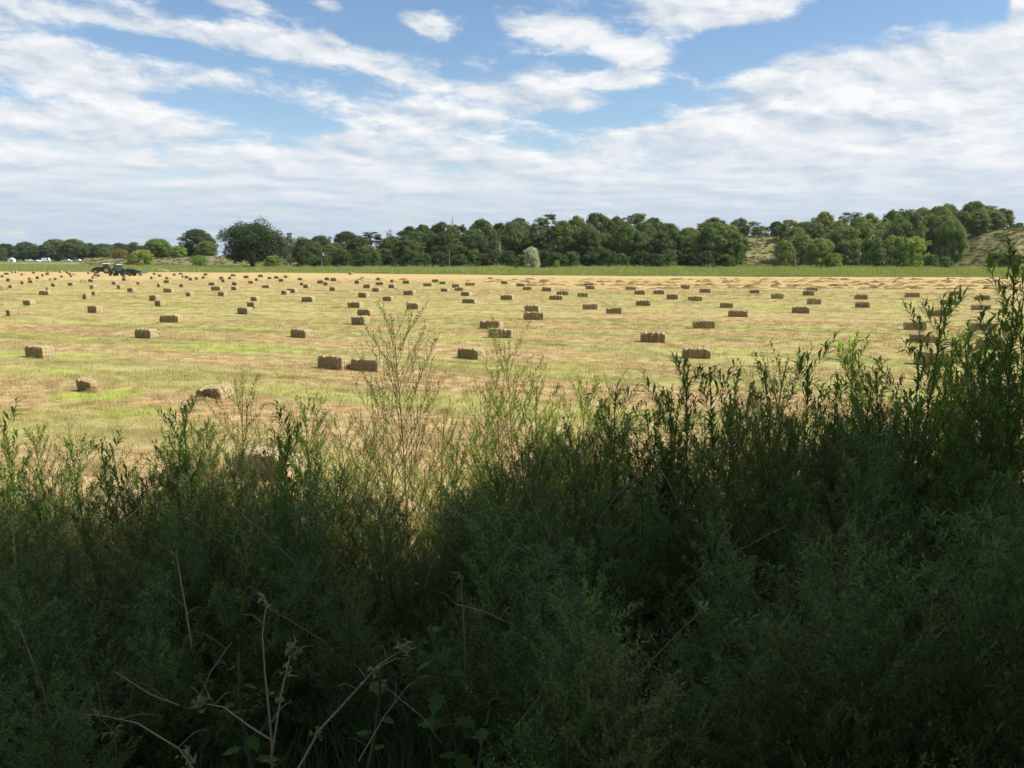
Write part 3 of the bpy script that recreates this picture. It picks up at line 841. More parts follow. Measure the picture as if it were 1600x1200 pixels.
for px, top, Y, wpx, tn, lb in [(611, 346, 318, 26, (1.0, 0.9, 0.85), 'bare grey-brown tree top poking above the skyline'), (700, 350, 300, 22, (1.3, 1.15, 1.1), 'pale bare branches beside the thin spire on skyline'),
                                (780, 366, 262, 24, (1.5, 1.15, 1.0), 'pinkish dead tree with thin twigs in the belt'), (1245, 380, 252, 14, (1.3, 1.1, 1.1), 'grey leafless trunk standing between two green trees'),
                                (1344, 376, 254, 14, (1.3, 1.1, 1.1), 'thin grey dead tree beside the dark round tree'), (1448, 338, 292, 12, (1.2, 1.05, 1.0), 'thin bare tree in the sky gap on the hill')]:
    tree('dead0' if px % 2 else 'dead1', px, top, Y, wpx, tn, lb, 'dead_tree', group='leafless dead trees')
sp = at(706, 338, 330)
e = empty('dead_spar', (sp.x, 330, 0)); tag(e, 'thin pointed dead spar rising above the skyline trees', 'dead tree')
add('trunk', MB().tube([(0, 0, 0), (0.1, 0, sp.z * 0.6), (0.3, 0, sp.z)], [0.8, 0.7, 0.05], 7).data('dead_spar_trunk', M['palebark'], True), e)
mb = MB()
for k in range(14):
    z = sp.z * (0.72 + 0.02 * k); L = 1.9 - k * 0.12; a = k * 2.4
    mb.tube([(0.2, 0, z), (0.2 + L * math.cos(a), L * math.sin(a), z - 0.3)], [0.10, 0.02], 4, False)
add('limbs', mb.data('dead_spar_limbs', M['dead']), e)

# ------------------------------------------------------------------ shading trees beside and behind the camera (they throw the shade on the weeds)
(shade_t, shade_c), SH, SW = (tree_proto('shade_tree', 301, 13, 12, 4.6, 'round', 0.5, 120), 13, 12)
for i, (x, y, s, lb) in enumerate([(3.5, -4.2, 1.0, 'unseen shading cottonwood on the bank just behind the weeds'), (9.5, -1.6, 1.08, 'unseen shading cottonwood on the bank to the side of the weeds'), (15.5, -0.8, 1.1, 'outermost unseen shading cottonwood along the bank')]):
    e = empty('shade_tree', (x, y, bank_z(x, y) - 0.1), i * 1.3, s)
    tag(e, lb, 'tree', 'trees on the bank')
    add('trunk', shade_t, e)
    c = add('crown', shade_c, e); c.color = (0.9, 1.0, 0.8, 1)

# ------------------------------------------------------------------ hay bales
BL, BW, BH = 0.98, 0.47, 0.40
def bale_mesh(name, seed):
    r = np.random.default_rng(seed)
    nx, ny, nz = 33, 7, 6
    nf = 10                                            # flakes pressed side by side along the length
    fo = r.normal(scale=0.020, size=(nf, 2)); fs = r.normal(scale=0.026, size=nf)
    sag, skew = r.uniform(-0.01, 0.035), r.normal(scale=0.05)
    V, F, ids = [], [], {}
    def vert(i, j, k):
        key = (i, j, k)
        if key not in ids:
            u, v, w_ = i / nx, j / ny, k / nz
            fl = min(int(u * nf), nf - 1); ph = (u * nf) % 1.0
            gap = -0.013 * max(0.0, 1 - min(ph, 1 - ph) * 7)
            grow = 1 + fs[fl]
            n_ = mnoise.noise(Vector((u * 11 + seed, v * 5, w_ * 5))) * 0.024
            bul = 0.02 * math.sin(math.pi * u)
            y = (v - 0.5) * 2; z = (w_ - 0.5) * 2
            ey, ez = abs(y) > 0.99, abs(z) > 0.99
            rnd = 0.93 if (ey and ez) else 1.0
            waist = 1 - 0.05 * math.exp(-((abs(y) - 0.45) / 0.16) ** 2) if ez else 1.0   # dent under the twine
            yy = y * (BW / 2 * grow * rnd + gap * ey + n_ * ey) + fo[fl, 0]
            zz_ = z * (BH / 2 * grow * rnd * waist + gap * ez + n_ * ez) + fo[fl, 1] * (1 if z > -0.9 else 0)
            xx = (u - 0.5) * BL + (0.03 * mnoise.noise(Vector((seed, v * 4, w_ * 4))) + 0.02 * (1 - y * y * 0.5 - z * z * 0.5)) * (1 if i == nx else -1 if i == 0 else 0)
            ids[key] = len(V)
            V.append((xx + skew * (zz_ + BH / 2), yy + 0.25 * skew * xx, zz_ + BH / 2 - (sag * (2 * u - 1) ** 2 if k > 0 else 0)))
        return ids[key]
    for i in range(nx):
        for j in range(ny):
            F.append((vert(i, j, 0), vert(i, j + 1, 0), vert(i + 1, j + 1, 0), vert(i + 1, j, 0)))
            F.append((vert(i, j, nz), vert(i + 1, j, nz), vert(i + 1, j + 1, nz), vert(i, j + 1, nz)))
        for k in range(nz):
            F.append((vert(i, 0, k), vert(i + 1, 0, k), vert(i + 1, 0, k + 1), vert(i, 0, k + 1)))
            F.append((vert(i, ny, k), vert(i, ny, k + 1), vert(i + 1, ny, k + 1), vert(i + 1, ny, k)))
    for j in range(ny):
        for k in range(nz):
            F.append((vert(0, j, k), vert(0, j, k + 1), vert(0, j + 1, k + 1), vert(0, j + 1, k)))
            F.append((vert(nx, j, k), vert(nx, j + 1, k), vert(nx, j + 1, k + 1), vert(nx, j, k + 1)))
    base = np.array(V)
    ctr = np.array([0, 0, BH / 2])
    for _ in range(1100):                               # loose straws standing off the faces
        p = base[r.integers(len(base))] + r.normal(scale=0.012, size=3)
        out = (p - ctr) / np.array([BL / 2, BW / 2, BH / 2]); out = np.sign(out) * (np.abs(out) > 0.85)
        d = out * 0.5 + r.normal(scale=0.7, size=3); d /= np.linalg.norm(d) + 1e-9
        L = r.uniform(0.025, 0.075); wv = np.cross(d, r.normal(size=3)); wv *= 0.0035 / (np.linalg.norm(wv) + 1e-9)
        b = len(V)
        V += [tuple(p - wv), tuple(p + wv), tuple(p + d * L)]
        F.append((b, b + 1, b + 2))
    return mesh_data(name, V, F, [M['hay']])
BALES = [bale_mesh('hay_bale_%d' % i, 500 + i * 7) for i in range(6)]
def twine_mesh(y):
    x, z0, z1 = BL / 2 + 0.022, 0.012, BH + 0.006
    return MB().tube([(-x, y, z0), (-x - 0.004, y, BH / 2), (-x, y, z1 - 0.01), (-x * 0.5, y, z1), (0, y, z1 + 0.002), (x * 0.5, y, z1), (x, y, z1 - 0.01), (x + 0.004, y, BH / 2), (x, y, z0)], 0.0045, 5).data('bale_twine', M['twine'])
TW = [twine_mesh(-0.105), twine_mesh(0.105)]
Z = lambda ox, oy, L: [(ox + a / 4.0, oy + b / 4.0) for a, b in L]
SPOTS = Z(0, 320, [(218, 962), (895, 838), (1058, 738), (50, 698), (580, 678), (168, 630), (1522, 686), (1575, 650), (1590, 605), (990, 636), (958, 602), (530, 592), (585, 568), (275, 566), (293, 540), (1180, 574), (1385, 573),
                   (1048, 550), (815, 547), (1350, 537), (1465, 535), (1468, 505), (1325, 506), (1570, 494), (1135, 517), (993, 517), (742, 527), (575, 527), (712, 500), (865, 500), (64, 522), (10, 535), (332, 512), (440, 507), (190, 490), (140, 497),
                   (508, 487), (568, 484), (50, 481), (183, 470), (235, 465), (312, 474), (343, 471), (385, 456), (443, 453), (460, 443), (435, 438), (420, 429), (375, 426), (300, 432), (294, 440), (265, 449), (210, 430), (135, 442), (97, 427), (75, 427),
                   (40, 438), (12, 455), (552, 433), (595, 447), (617, 450), (580, 462), (775, 475), (775, 455), (948, 465), (1043, 468), (1042, 490), (998, 450), (965, 438), (1090, 443), (1130, 437), (1143, 455), (1168, 460), (1192, 474), (1227, 470),
                   (1273, 463), (1285, 443), (1385, 467), (1398, 484), (1438, 466), (1458, 448), (1540, 460), (876, 442)])
SPOTS += Z(400, 320, [(475, 1035), (695, 1045), (1345, 970), (275, 835), (650, 755), (685, 700), (1475, 780), (1530, 835), (620, 646), (985, 655), (323, 609), (825, 603), (673, 581), (958, 566), (1337, 618), (1315, 571), (1572, 596), (180, 563), (222, 553),
                      (482, 541), (752, 545), (697, 523), (852, 522), (1182, 545), (1268, 540), (1253, 520), (775, 503), (943, 494), (855, 486), (768, 473), (635, 495), (653, 483), (440, 505), (405, 493), (290, 505), (315, 522), (63, 521), (160, 482), (278, 472),
                      (447, 473), (487, 478), (187, 457), (130, 463), (87, 465), (30, 453), (5, 476), (1075, 510), (1123, 485), (1168, 497), (1338, 506), (1557, 497), (590, 437)])
SPOTS += Z(800, 320, [(1162, 965), (895, 865), (1205, 776), (140, 722), (130, 672), (490, 656), (645, 683), (825, 633), (1425, 703), (1348, 646), (1012, 593), (1150, 604), (927, 561), (805, 563), (445, 577), (318, 566), (280, 596), (222, 543), (97, 533), (57, 512),
                      (493, 529), (487, 510), (743, 533), (1087, 528), (1212, 551), (1525, 555)])
SPOTS += Z(1200, 300, [(215, 760), (292, 704), (600, 725), (590, 673), (262, 648), (280, 622), (62, 668), (908, 660), (1182, 648), (1148, 706), (1085, 778), (1350, 678), (1340, 740), (1360, 868), (935, 866), (985, 945), (1070, 1090), (1420, 990)])
YAW = {(54, 560): 30, (224, 529): 30, (264, 504): 18, (519, 579): 33, (574, 581): 30, (736, 562): 42, (469, 529): 41, (783, 529): 10, (1090, 561): 15, (1024, 536): 23, (835, 500): 15}
rng2 = np.random.default_rng(77)
rows = [('nearest scattered bales in front', 545, 9999), ('second rank of bales in the near field', 508, 545), ('bales in the middle of the field', 486, 508), ('bales just behind the middle of the field', 468, 486),
        ('small bales two thirds across the field', 454, 468), ('small far bales before the raked strip', 446, 454), ('tiny bales of the last third', 438, 446), ('tiniest bales near the far grass', 0, 438)]
SPECIAL = {(54, 560): 'hay bale standing alone at the far left of the near stubble', (519, 579): 'large hay bale, left one of the close pair in front', (574, 581): 'large hay bale, right one of the close pair, behind tall wispy weed',
           (736, 562): 'single near hay bale with sunlit end between close pair and tall weeds', (1090, 561): 'wide dark-faced hay bale directly above the weed tips right of centre',
           (1024, 536): 'hay bale with shadow beside it just behind the wide dark-faced one', (1468, 572): 'large hay bale partly hidden behind the tall weeds at right'}
BG = 'hay bales left on the mown field'
byrow = {}
for (px, py) in SPOTS:
    for nm, lo, hi in rows:
        if lo <= py < hi:
            byrow.setdefault(nm, []).append((px, py))
for nm, lo, hi in rows:
    for k, (px, py) in enumerate(sorted(byrow.get(nm, []))):
        p = ground(px, py)
        yaw = None
        key = None
        for q in YAW:
            if abs(q[0] - px) < 5 and abs(q[1] - py) < 4:
                yaw = YAW[q]
        for q in SPECIAL:
            if abs(q[0] - px) < 5 and abs(q[1] - py) < 4:
                key = q
        if yaw is None:
            yaw = (40 if px < 620 else 27 if px < 800 else 18) + rng2.normal(scale=9)
        s = rng2.uniform(0.93, 1.06)
        hw = 0.5 * (abs(BL * math.sin(R(yaw))) + abs(BW * math.cos(R(yaw))))
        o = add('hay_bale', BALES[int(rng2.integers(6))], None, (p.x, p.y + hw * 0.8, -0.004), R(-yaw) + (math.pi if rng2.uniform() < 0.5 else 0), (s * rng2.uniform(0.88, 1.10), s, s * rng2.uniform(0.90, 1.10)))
        o.rotation_euler[0] = rng2.normal(scale=0.03); o.rotation_euler[1] = rng2.normal(scale=0.02)
        lb = SPECIAL[key] if key else 'hay bale, %s from the left among the %s' % (ordn(k), nm)
        tag(o, lb, 'hay bale', BG)
        if py > 490:
            for tm in TW:
                add('twine', tm, o)
# the two odd bales in front
p = ground(333, 624)
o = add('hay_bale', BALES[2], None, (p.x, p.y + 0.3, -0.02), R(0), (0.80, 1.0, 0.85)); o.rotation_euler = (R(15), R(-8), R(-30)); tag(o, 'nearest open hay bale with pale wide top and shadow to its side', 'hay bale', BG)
for tm in TW:
    add('twine', tm, o)
p = ground(134, 613)
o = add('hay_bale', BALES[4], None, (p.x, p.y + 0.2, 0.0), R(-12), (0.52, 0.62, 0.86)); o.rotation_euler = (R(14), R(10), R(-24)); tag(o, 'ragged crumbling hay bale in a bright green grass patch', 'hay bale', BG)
for tm in TW:
    add('twine', tm, o)
p = ground(415, 752)
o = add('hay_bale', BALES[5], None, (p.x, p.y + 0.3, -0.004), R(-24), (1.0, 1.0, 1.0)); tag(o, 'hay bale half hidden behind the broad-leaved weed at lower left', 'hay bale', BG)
for tm in TW:
    add('twine', tm, o)

# loose hay heaps and raked windrows
def heap(seed, L, Wd, H, nst):
    r = np.random.default_rng(seed)
    V, F = [], []
    nu, nv = 14, 6
    for i in range(nu + 1):
        for j in range(nv + 1):
            u, v = i / nu * 2 - 1, j / nv * 2 - 1
            k = max(0.0, 1 - u * u) ** 0.7 * max(0.0, 1 - v * v) ** 0.7
            V.append((u * L / 2, v * Wd / 2, H * k * (0.75 + 0.5 * mnoise.noise(Vector((u * 3 + seed, v * 3, 0)))) - 0.01))
    for i in range(nu):
        for j in range(nv):
            a = i * (nv + 1) + j
            F.append((a, a + nv + 1, a + nv + 2, a + 1))
    for _ in range(nst):
        a = np.array(V[r.integers((nu + 1) * (nv + 1))]); d = r.normal(size=3); d[2] = abs(d[2]) * 0.5; d /= np.linalg.norm(d)
        Ls = r.uniform(0.08, 0.25) * max(0.6, H * 2); wv = np.cross(d, r.normal(size=3)); wv *= 0.008 / np.linalg.norm(wv)
        b = len(V); V += [tuple(a - wv), tuple(a + wv), tuple(a + d * Ls)]; F.append((b, b + 1, b + 2))
    return V, F
for i, (px, py, L, Wd, H, lb) in enumerate([(528, 481, 0.95, 0.7, 0.13, 'flat heap of loose hay near the centre left bales'), (1074, 471, 0.7, 0.5, 0.14, 'small heap of loose hay beside the right-hand middle bales'), (455, 591, 0.8, 0.5, 0.07, 'thin patch of loose brown hay before the close bale pair'), (254, 424, 3.2, 2.0, 0.75, 'tall heap of loose hay at the edge beyond the baler'), (146, 613, 0.55, 0.4, 0.20, 'torn-off lump of hay beside the crumbling bale'), (318, 626, 0.7, 0.4, 0.10, 'spilled hay at the foot of the nearest open bale'), (870, 540, 0.9, 0.5, 0.06, 'scattered wisp of loose hay in the near field'), (1150, 533, 1.6, 0.5, 0.07, 'long wisp of loose hay behind the dark-faced bale')]):
    p = ground(px, py); V, F = heap(600 + i, L, Wd, H, 160)
    tag(add('loose_hay_heap', mesh_data('loose_hay_heap', V, F, [M['rake']]), None, (p.x, p.y, 0.01), R(-20)), lb, 'hay heap', 'loose hay heaps')
r = np.random.default_rng(9)
for wi, (py0, py1, x0, x1, dn, nm) in enumerate([(441, 441.5, 720, 1660, 120, 'farthest'), (446, 447, 820, 1660, 120, 'middle'), (450.5, 452, 940, 1660, 100, 'nearest'), (437, 437, 560, 1660, 60, 'thin last')]):
    V, F = [], []
    for k in range(dn):
        px = r.uniform(x0, x1); u = (px - x0) / (x1 - x0)
        p = ground(px, py0 + (py1 - py0) * u + r.normal(scale=0.9))
        big = r.uniform() < 0.4
        hv, hf = heap(700 + wi * 90 + k, r.uniform(0.5, 1.7), r.uniform(0.5, 1.0), r.uniform(0.10, 0.22) * (1.8 if big else 1.0), 40)
        b = len(V); a = r.uniform(-0.5, 0.3)
        V += [(p.x + x * math.cos(a) - y * math.sin(a), p.y + x * math.sin(a) + y * math.cos(a), z + 0.01) for x, y, z in hv]
        F += [tuple(i + b for i in q) for q in hf]
    tag(add('hay_windrow', mesh_data('hay_windrow', V, F, [M['rake']])), '%s windrow of lumpy raked hay on the straw strip' % nm, None, None, 'stuff')

# ------------------------------------------------------------------ tractors, baler, vehicles, poles
def wheel(e, x, y, rad, wd, side):
    tyre = add('wheel', MB().lathe_y((0, 0, 0), [(rad * 0.62, -wd / 2), (rad * 0.92, -wd / 2), (rad, -wd * 0.3), (rad, wd * 0.3), (rad * 0.92, wd / 2), (rad * 0.62, wd / 2)], 22).data('wheel_tyre', M['tyre']), e, (x, y, rad))
    add('rim', MB().lathe_y((0, 0, 0), [(rad * 0.2, -wd * 0.55), (rad * 0.6, -wd * 0.52), (rad * 0.62, wd * 0.52), (rad * 0.2, wd * 0.55)], 16).data('wheel_rim', M['yellow']), tyre)
    lug = MB()
    for k in range(18):
        a = k * 2 * math.pi / 18
        lug.raw([(rad * math.cos(a + q) * s_, y_, rad * math.sin(a + q) * s_) for q in (-0.05, 0.05) for y_ in (-wd * 0.48, wd * 0.48) for s_ in (0.97, 1.035)], [(0, 1, 3, 2), (4, 6, 7, 5), (1, 5, 7, 3), (0, 4, 5, 1), (2, 3, 7, 6)])
    add('tread', lug.data('wheel_tread', M['tyre']), tyre)
def tractor(loc, rz, lb, loader=False):
    e = empty('tractor', loc, rz, 0.80); tag(e, lb, 'tractor', 'tractors baling hay')
    add('body', MB().prism([(0.2, 0.55), (2.55, 0.6), (2.7, 0.8), (2.68, 1.25), (2.3, 1.45), (0.4, 1.6), (0.2, 1.5)], -0.36, 0.36).data('tractor_body', M['green_paint']), e)
    add('grille', MB().box((2.71, 0, 0.98), (0.05, 0.56, 0.42)).data('tractor_grille', M['black']), e)
    add('chassis', MB().box((0.9, 0, 0.62), (3.2, 0.42, 0.28)).box((-0.35, 0, 0.85), (0.9, 0.9, 0.5)).data('tractor_chassis', M['black']), e)
    cab = add('cab', MB().prism([(-1.0, 1.0), (0.35, 1.0), (0.45, 1.5), (0.30, 1.55), (-0.95, 1.55)], -0.68, 0.68).data('tractor_cab', M['green_paint']), e)
    for x, x2 in ((0.34, 0.22), (-0.38, -0.4), (-0.95, -0.88)):
        for y in (-0.66, 0.66):
            add('pillar', MB().tube([(x, y, 1.5), (x2, y * 0.94, 2.36)], 0.04, 5).data('tractor_pillar', M['black']), cab)
    for y in (-0.635, 0.635):
        add('side_window', MB().prism([(-0.88, 1.56), (0.28, 1.56), (0.19, 2.34), (-0.84, 2.34)], y - 0.012, y + 0.012).data('tractor_side_window', M['glassy']), cab)
    add('rear_window', MB().box((-0.92, 0, 1.95), (0.02, 1.2, 0.76)).data('tractor_rear_window', M['glassy']), cab)
    add('windscreen', MB().box((0.26, 0, 1.95), (0.02, 1.2, 0.76)).data('tractor_windscreen', M['glassy']), cab)
    add('roof', MB().box((-0.34, 0, 2.43), (1.5, 1.45, 0.16), taper=0.9).data('tractor_roof', M['roofp' if loader else 'green_paint']), cab)
    add('exhaust_pipe', MB().tube([(1.3, 0.22, 1.4), (1.3, 0.22, 2.3), (1.25, 0.22, 2.42)], 0.05, 7).data('tractor_exhaust_pipe', M['black']), e)
    for y in (-0.80, 0.80):
        wheel(e, -0.45, y, 0.82, 0.46, 1)
        wheel(e, 2.0, y * 0.92, 0.52, 0.32, 1)
        add('fender', MB().prism([(-1.15, 1.45), (-0.85, 1.72), (-0.1, 1.72), (0.3, 1.45), (0.25, 1.38), (-0.12, 1.64), (-0.83, 1.64), (-1.08, 1.4)], y - 0.25, y + 0.25).data('tractor_fender', M['green_paint']), e)
    if loader:
        for y in (-0.55, 0.55):
            add('loader_arm', MB().tube([(0.6, y, 1.55), (1.9, y, 1.55), (3.0, y, 0.55)], 0.09, 6).data('tractor_loader_arm', M['black']), e)
        add('loader_bucket', MB().prism([(3.0, 0.2), (3.7, 0.15), (3.1, 0.35), (3.05, 0.85), (2.95, 0.85)], -0.9, 0.9).data('tractor_loader_bucket', M['black']), e)
    return e
p = ground(185, 431); tractor((p.x - 0.1, p.y, 0.0), R(138), 'green tractor with dark glazed cab pulling the baler')
q = ground(166, 427.5); tractor((q.x - 0.2, q.y, 0.0), R(196), 'second tractor with pale roof behind the one pulling the baler', True)
e = empty('hay_baler', (p.x + 2.55, p.y - 1.0, 0), R(176)); tag(e, 'low dark green hay baler hitched behind the tractor', 'baler')
add('chamber', MB().prism([(-1.9, 0.45), (0.9, 0.4), (1.0, 1.0), (0.4, 1.25), (-0.6, 1.2), (-1.2, 0.95), (-1.9, 0.9)], -0.38, 0.38).data('baler_chamber', M['green_paint']), e)
add('pickup', MB().lathe_y((0.5, 1.0, 0.42), [(0.1, -0.65), (0.34, -0.6), (0.34, 0.6), (0.1, 0.65)], 14).data('baler_pickup', M['black']), e)
add('drawbar', MB().tube([(0.9, 0, 0.6), (1.8, 0.1, 0.55), (2.5, 0.1, 0.55)], 0.08, 6).data('baler_drawbar', M['black']), e)
add('chute', MB().box((-2.4, 0, 0.45), (1.1, 0.62, 0.06)).box((-2.4, 0.3, 0.6), (1.1, 0.05, 0.3)).box((-2.4, -0.3, 0.6), (1.1, 0.05, 0.3)).data('baler_chute', M['steel']), e)
for y in (-0.75, 0.85):
    wheel(e, -0.3, y, 0.38, 0.24, 1)
add('safety_plate', MB().prism([(-0.55, 1.35), (0.15, 1.35), (-0.2, 1.98)], 0.36, 0.39).data('baler_safety_plate', M['orange']), e)
add('plate_post', MB().tube([(-0.2, 0.34, 1.1), (-0.2, 0.34, 1.95)], 0.03, 5).data('baler_plate_post', M['black']), e)
for px, py, lb in ((176.5, 429.5, 'thin white marker post just before the second tractor'), (215.5, 430.5, 'thin white marker post beyond the end of the baler')):
    a = ground(px, py)
    e = empty('marker_post', (a.x, a.y, 0)); tag(e, lb, 'post', 'white marker posts')
    add('shaft', MB().tube([(0, 0, 0), (0, 0, 0.72)], [0.05, 0.05], 8).data('marker_shaft', M['white']), e)
    add('cap', MB().tube([(0, 0, 0.72), (0, 0, 0.80), (0, 0, 0.84)], [0.07, 0.07, 0.03], 8).data('marker_cap', M['white']), e)

def vehicle(px, Y, L, H, prof_hood, lb, nm, cat, rz=0.0):
    a = at(px, 405, Y)
    e = empty(nm, (a.x, Y, 0.02), rz); tag(e, lb, cat, 'white vehicles by the far road')
    x = L / 2
    if prof_hood:
        body = [(-x, 0.35), (x, 0.35), (x, 0.75), (x * 0.5, 0.92), (x * 0.2, H), (-x * 0.6, H), (-x * 0.95, 0.95), (-x, 0.9)]
        win = [(x * 0.44, 0.95), (x * 0.17, H - 0.09), (-x * 0.56, H - 0.09), (-x * 0.82, 0.97)]
    else:
        body = [(-x, 0.4), (x, 0.4), (x, 1.1), (x * 0.85, 1.2), (x * 0.68, H), (-x, H)]
        win = [(x * 0.82, 1.22), (x * 0.66, H - 0.2), (x * 0.35, H - 0.2), (x * 0.35, 1.22)]
    add('body', MB().prism(body, -0.85, 0.85).data(nm + '_body', M['white']), e)
    for y in (-0.856, 0.856):
        add('window', MB().prism(win, y - 0.008, y + 0.008).data(nm + '_window', M['glassy']), e)
        for wx in (-x * 0.62, x * 0.62):
            add('wheel', MB().lathe_y((wx, y * 0.93, 0.33), [(0.1, -0.12), (0.32, -0.1), (0.33, 0.1), (0.1, 0.12)], 14).data(nm + '_wheel', M['tyre']), e)
vehicle(46, 522, 4.3, 1.5, True, 'white car in the middle of the parked white vehicles', 'car', 'car', 0.3)
vehicle(72, 512, 4.6, 2.3, False, 'white box van parked by the far road', 'van', 'van', 0.05)
vehicle(106, 518, 4.4, 1.5, True, 'white car next to the tree with pale trunk', 'car', 'car', 0.0)
vehicle(123, 518, 4.4, 1.55, True, 'white car at the end of the sandy mound', 'car', 'car', -0.2)
vehicle(60.5, 500, 3.4, 1.2, True, 'small white car in front of the box van', 'car', 'car', 1.2)
a = at(18, 405, 515)
e = empty('shed', (a.x, 515, 0)); tag(e, 'small white shed with gable roof at the far road', 'shed')
add('wall', MB().prism([(-1.8, 0), (1.8, 0), (1.8, 1.3), (0, 2.2), (-1.8, 1.3)], -1.2, 1.2).data('shed_wall', M['white']), e)
add('roof', MB().prism([(-2.05, 1.22), (0, 2.26), (2.05, 1.22), (2.05, 1.32), (0, 2.38), (-2.05, 1.32)], -1.3, 1.3).data('shed_roof', M['white']), e)
add('door', MB().box((0.3, -1.21, 0.65), (0.8, 0.03, 1.3)).data('shed_door', M['steel']), e)
PT = []
for px, top, lb, tf in ((502, 390, 'wooden utility pole with a transformer before the tree belt', True), (702, 390, 'plain wooden utility pole near the middle of the belt', False)):
    Y = 246
    a = at(px, top, Y)
    e = empty('utility_pole', (a.x, Y, 0)); tag(e, lb, 'utility pole', 'utility poles')
    add('pole', MB().tube([(0, 0, 0), (0, 0, a.z)], [0.17, 0.12], 8).data('utility_pole_shaft', M['wood']), e)
    arm = add('crossarm', MB().box((0, 0.0, a.z - 0.55), (1.9, 0.11, 0.14)).data('utility_pole_crossarm', M['wood']), e)
    for x in (-0.85, 0.85):
        add('insulator', MB().tube([(x, 0, a.z - 0.48), (x, 0, a.z - 0.3)], [0.06, 0.04], 8).data('utility_pole_insulator', M['steel']), arm)
    if tf:
        add('transformer', MB().tube([(0.42, 0, a.z - 1.75), (0.42, 0, a.z - 0.85)], [0.27, 0.27], 12).data('utility_pole_transformer', M['steel']), e)
    PT.append((a.x, Y, a.z - 0.3))
for s_, lb in ((-0.85, 'nearer thin power wire strung between the two utility poles'), (0.85, 'farther thin power wire strung between the two utility poles')):
    A, B = Vector(PT[0]) + Vector((s_, 0, 0)), Vector(PT[1]) + Vector((s_, 0, 0))
    pts_ = [A.lerp(B, k / 12) - Vector((0, 0, 0.5 * 4 * (k / 12) * (1 - k / 12))) for k in range(13)]
    tag(add('power_wire', MB().tube(pts_, 0.02, 4).data('power_wire', M['black'])), lb, 'wire', 'power wires')

# ------------------------------------------------------------------ weeds on the bank
class LeafSet:
    def __init__(s):
        s.V, s.I = [], []
    def leaf(s, p, d, up, L, W_, droop=0.0, fold=0.25):
        """pointed leaf: four triangles, folded along its rib"""
        d = d.normalized()
        side = d.cross(up)
        if side.length < 1e-4:
            side = d.cross(Vector((1, 0, 0)))
        side.normalize(); nn_ = side.cross(d)
        b = len(s.V)
        m1 = p + d * L * 0.45 + nn_ * (0.10 * L)
        tip = p + d * L * (1 - 0.25 * droop) - nn_ * (droop * L * 0.35)
        lift = nn_ * (fold * W_)
        s.V += [p, m1 + side * W_ * 0.5 + lift, m1, m1 - side * W_ * 0.5 + lift, tip]
        s.I += [b, b + 1, b + 2, b, b + 2, b + 3, b + 1, b + 4, b + 2, b + 2, b + 4, b + 3]
def rnd_perp(r, d):
    v = Vector(r.normal(size=3)); v -= d * v.dot(d)
    return v.normalized()
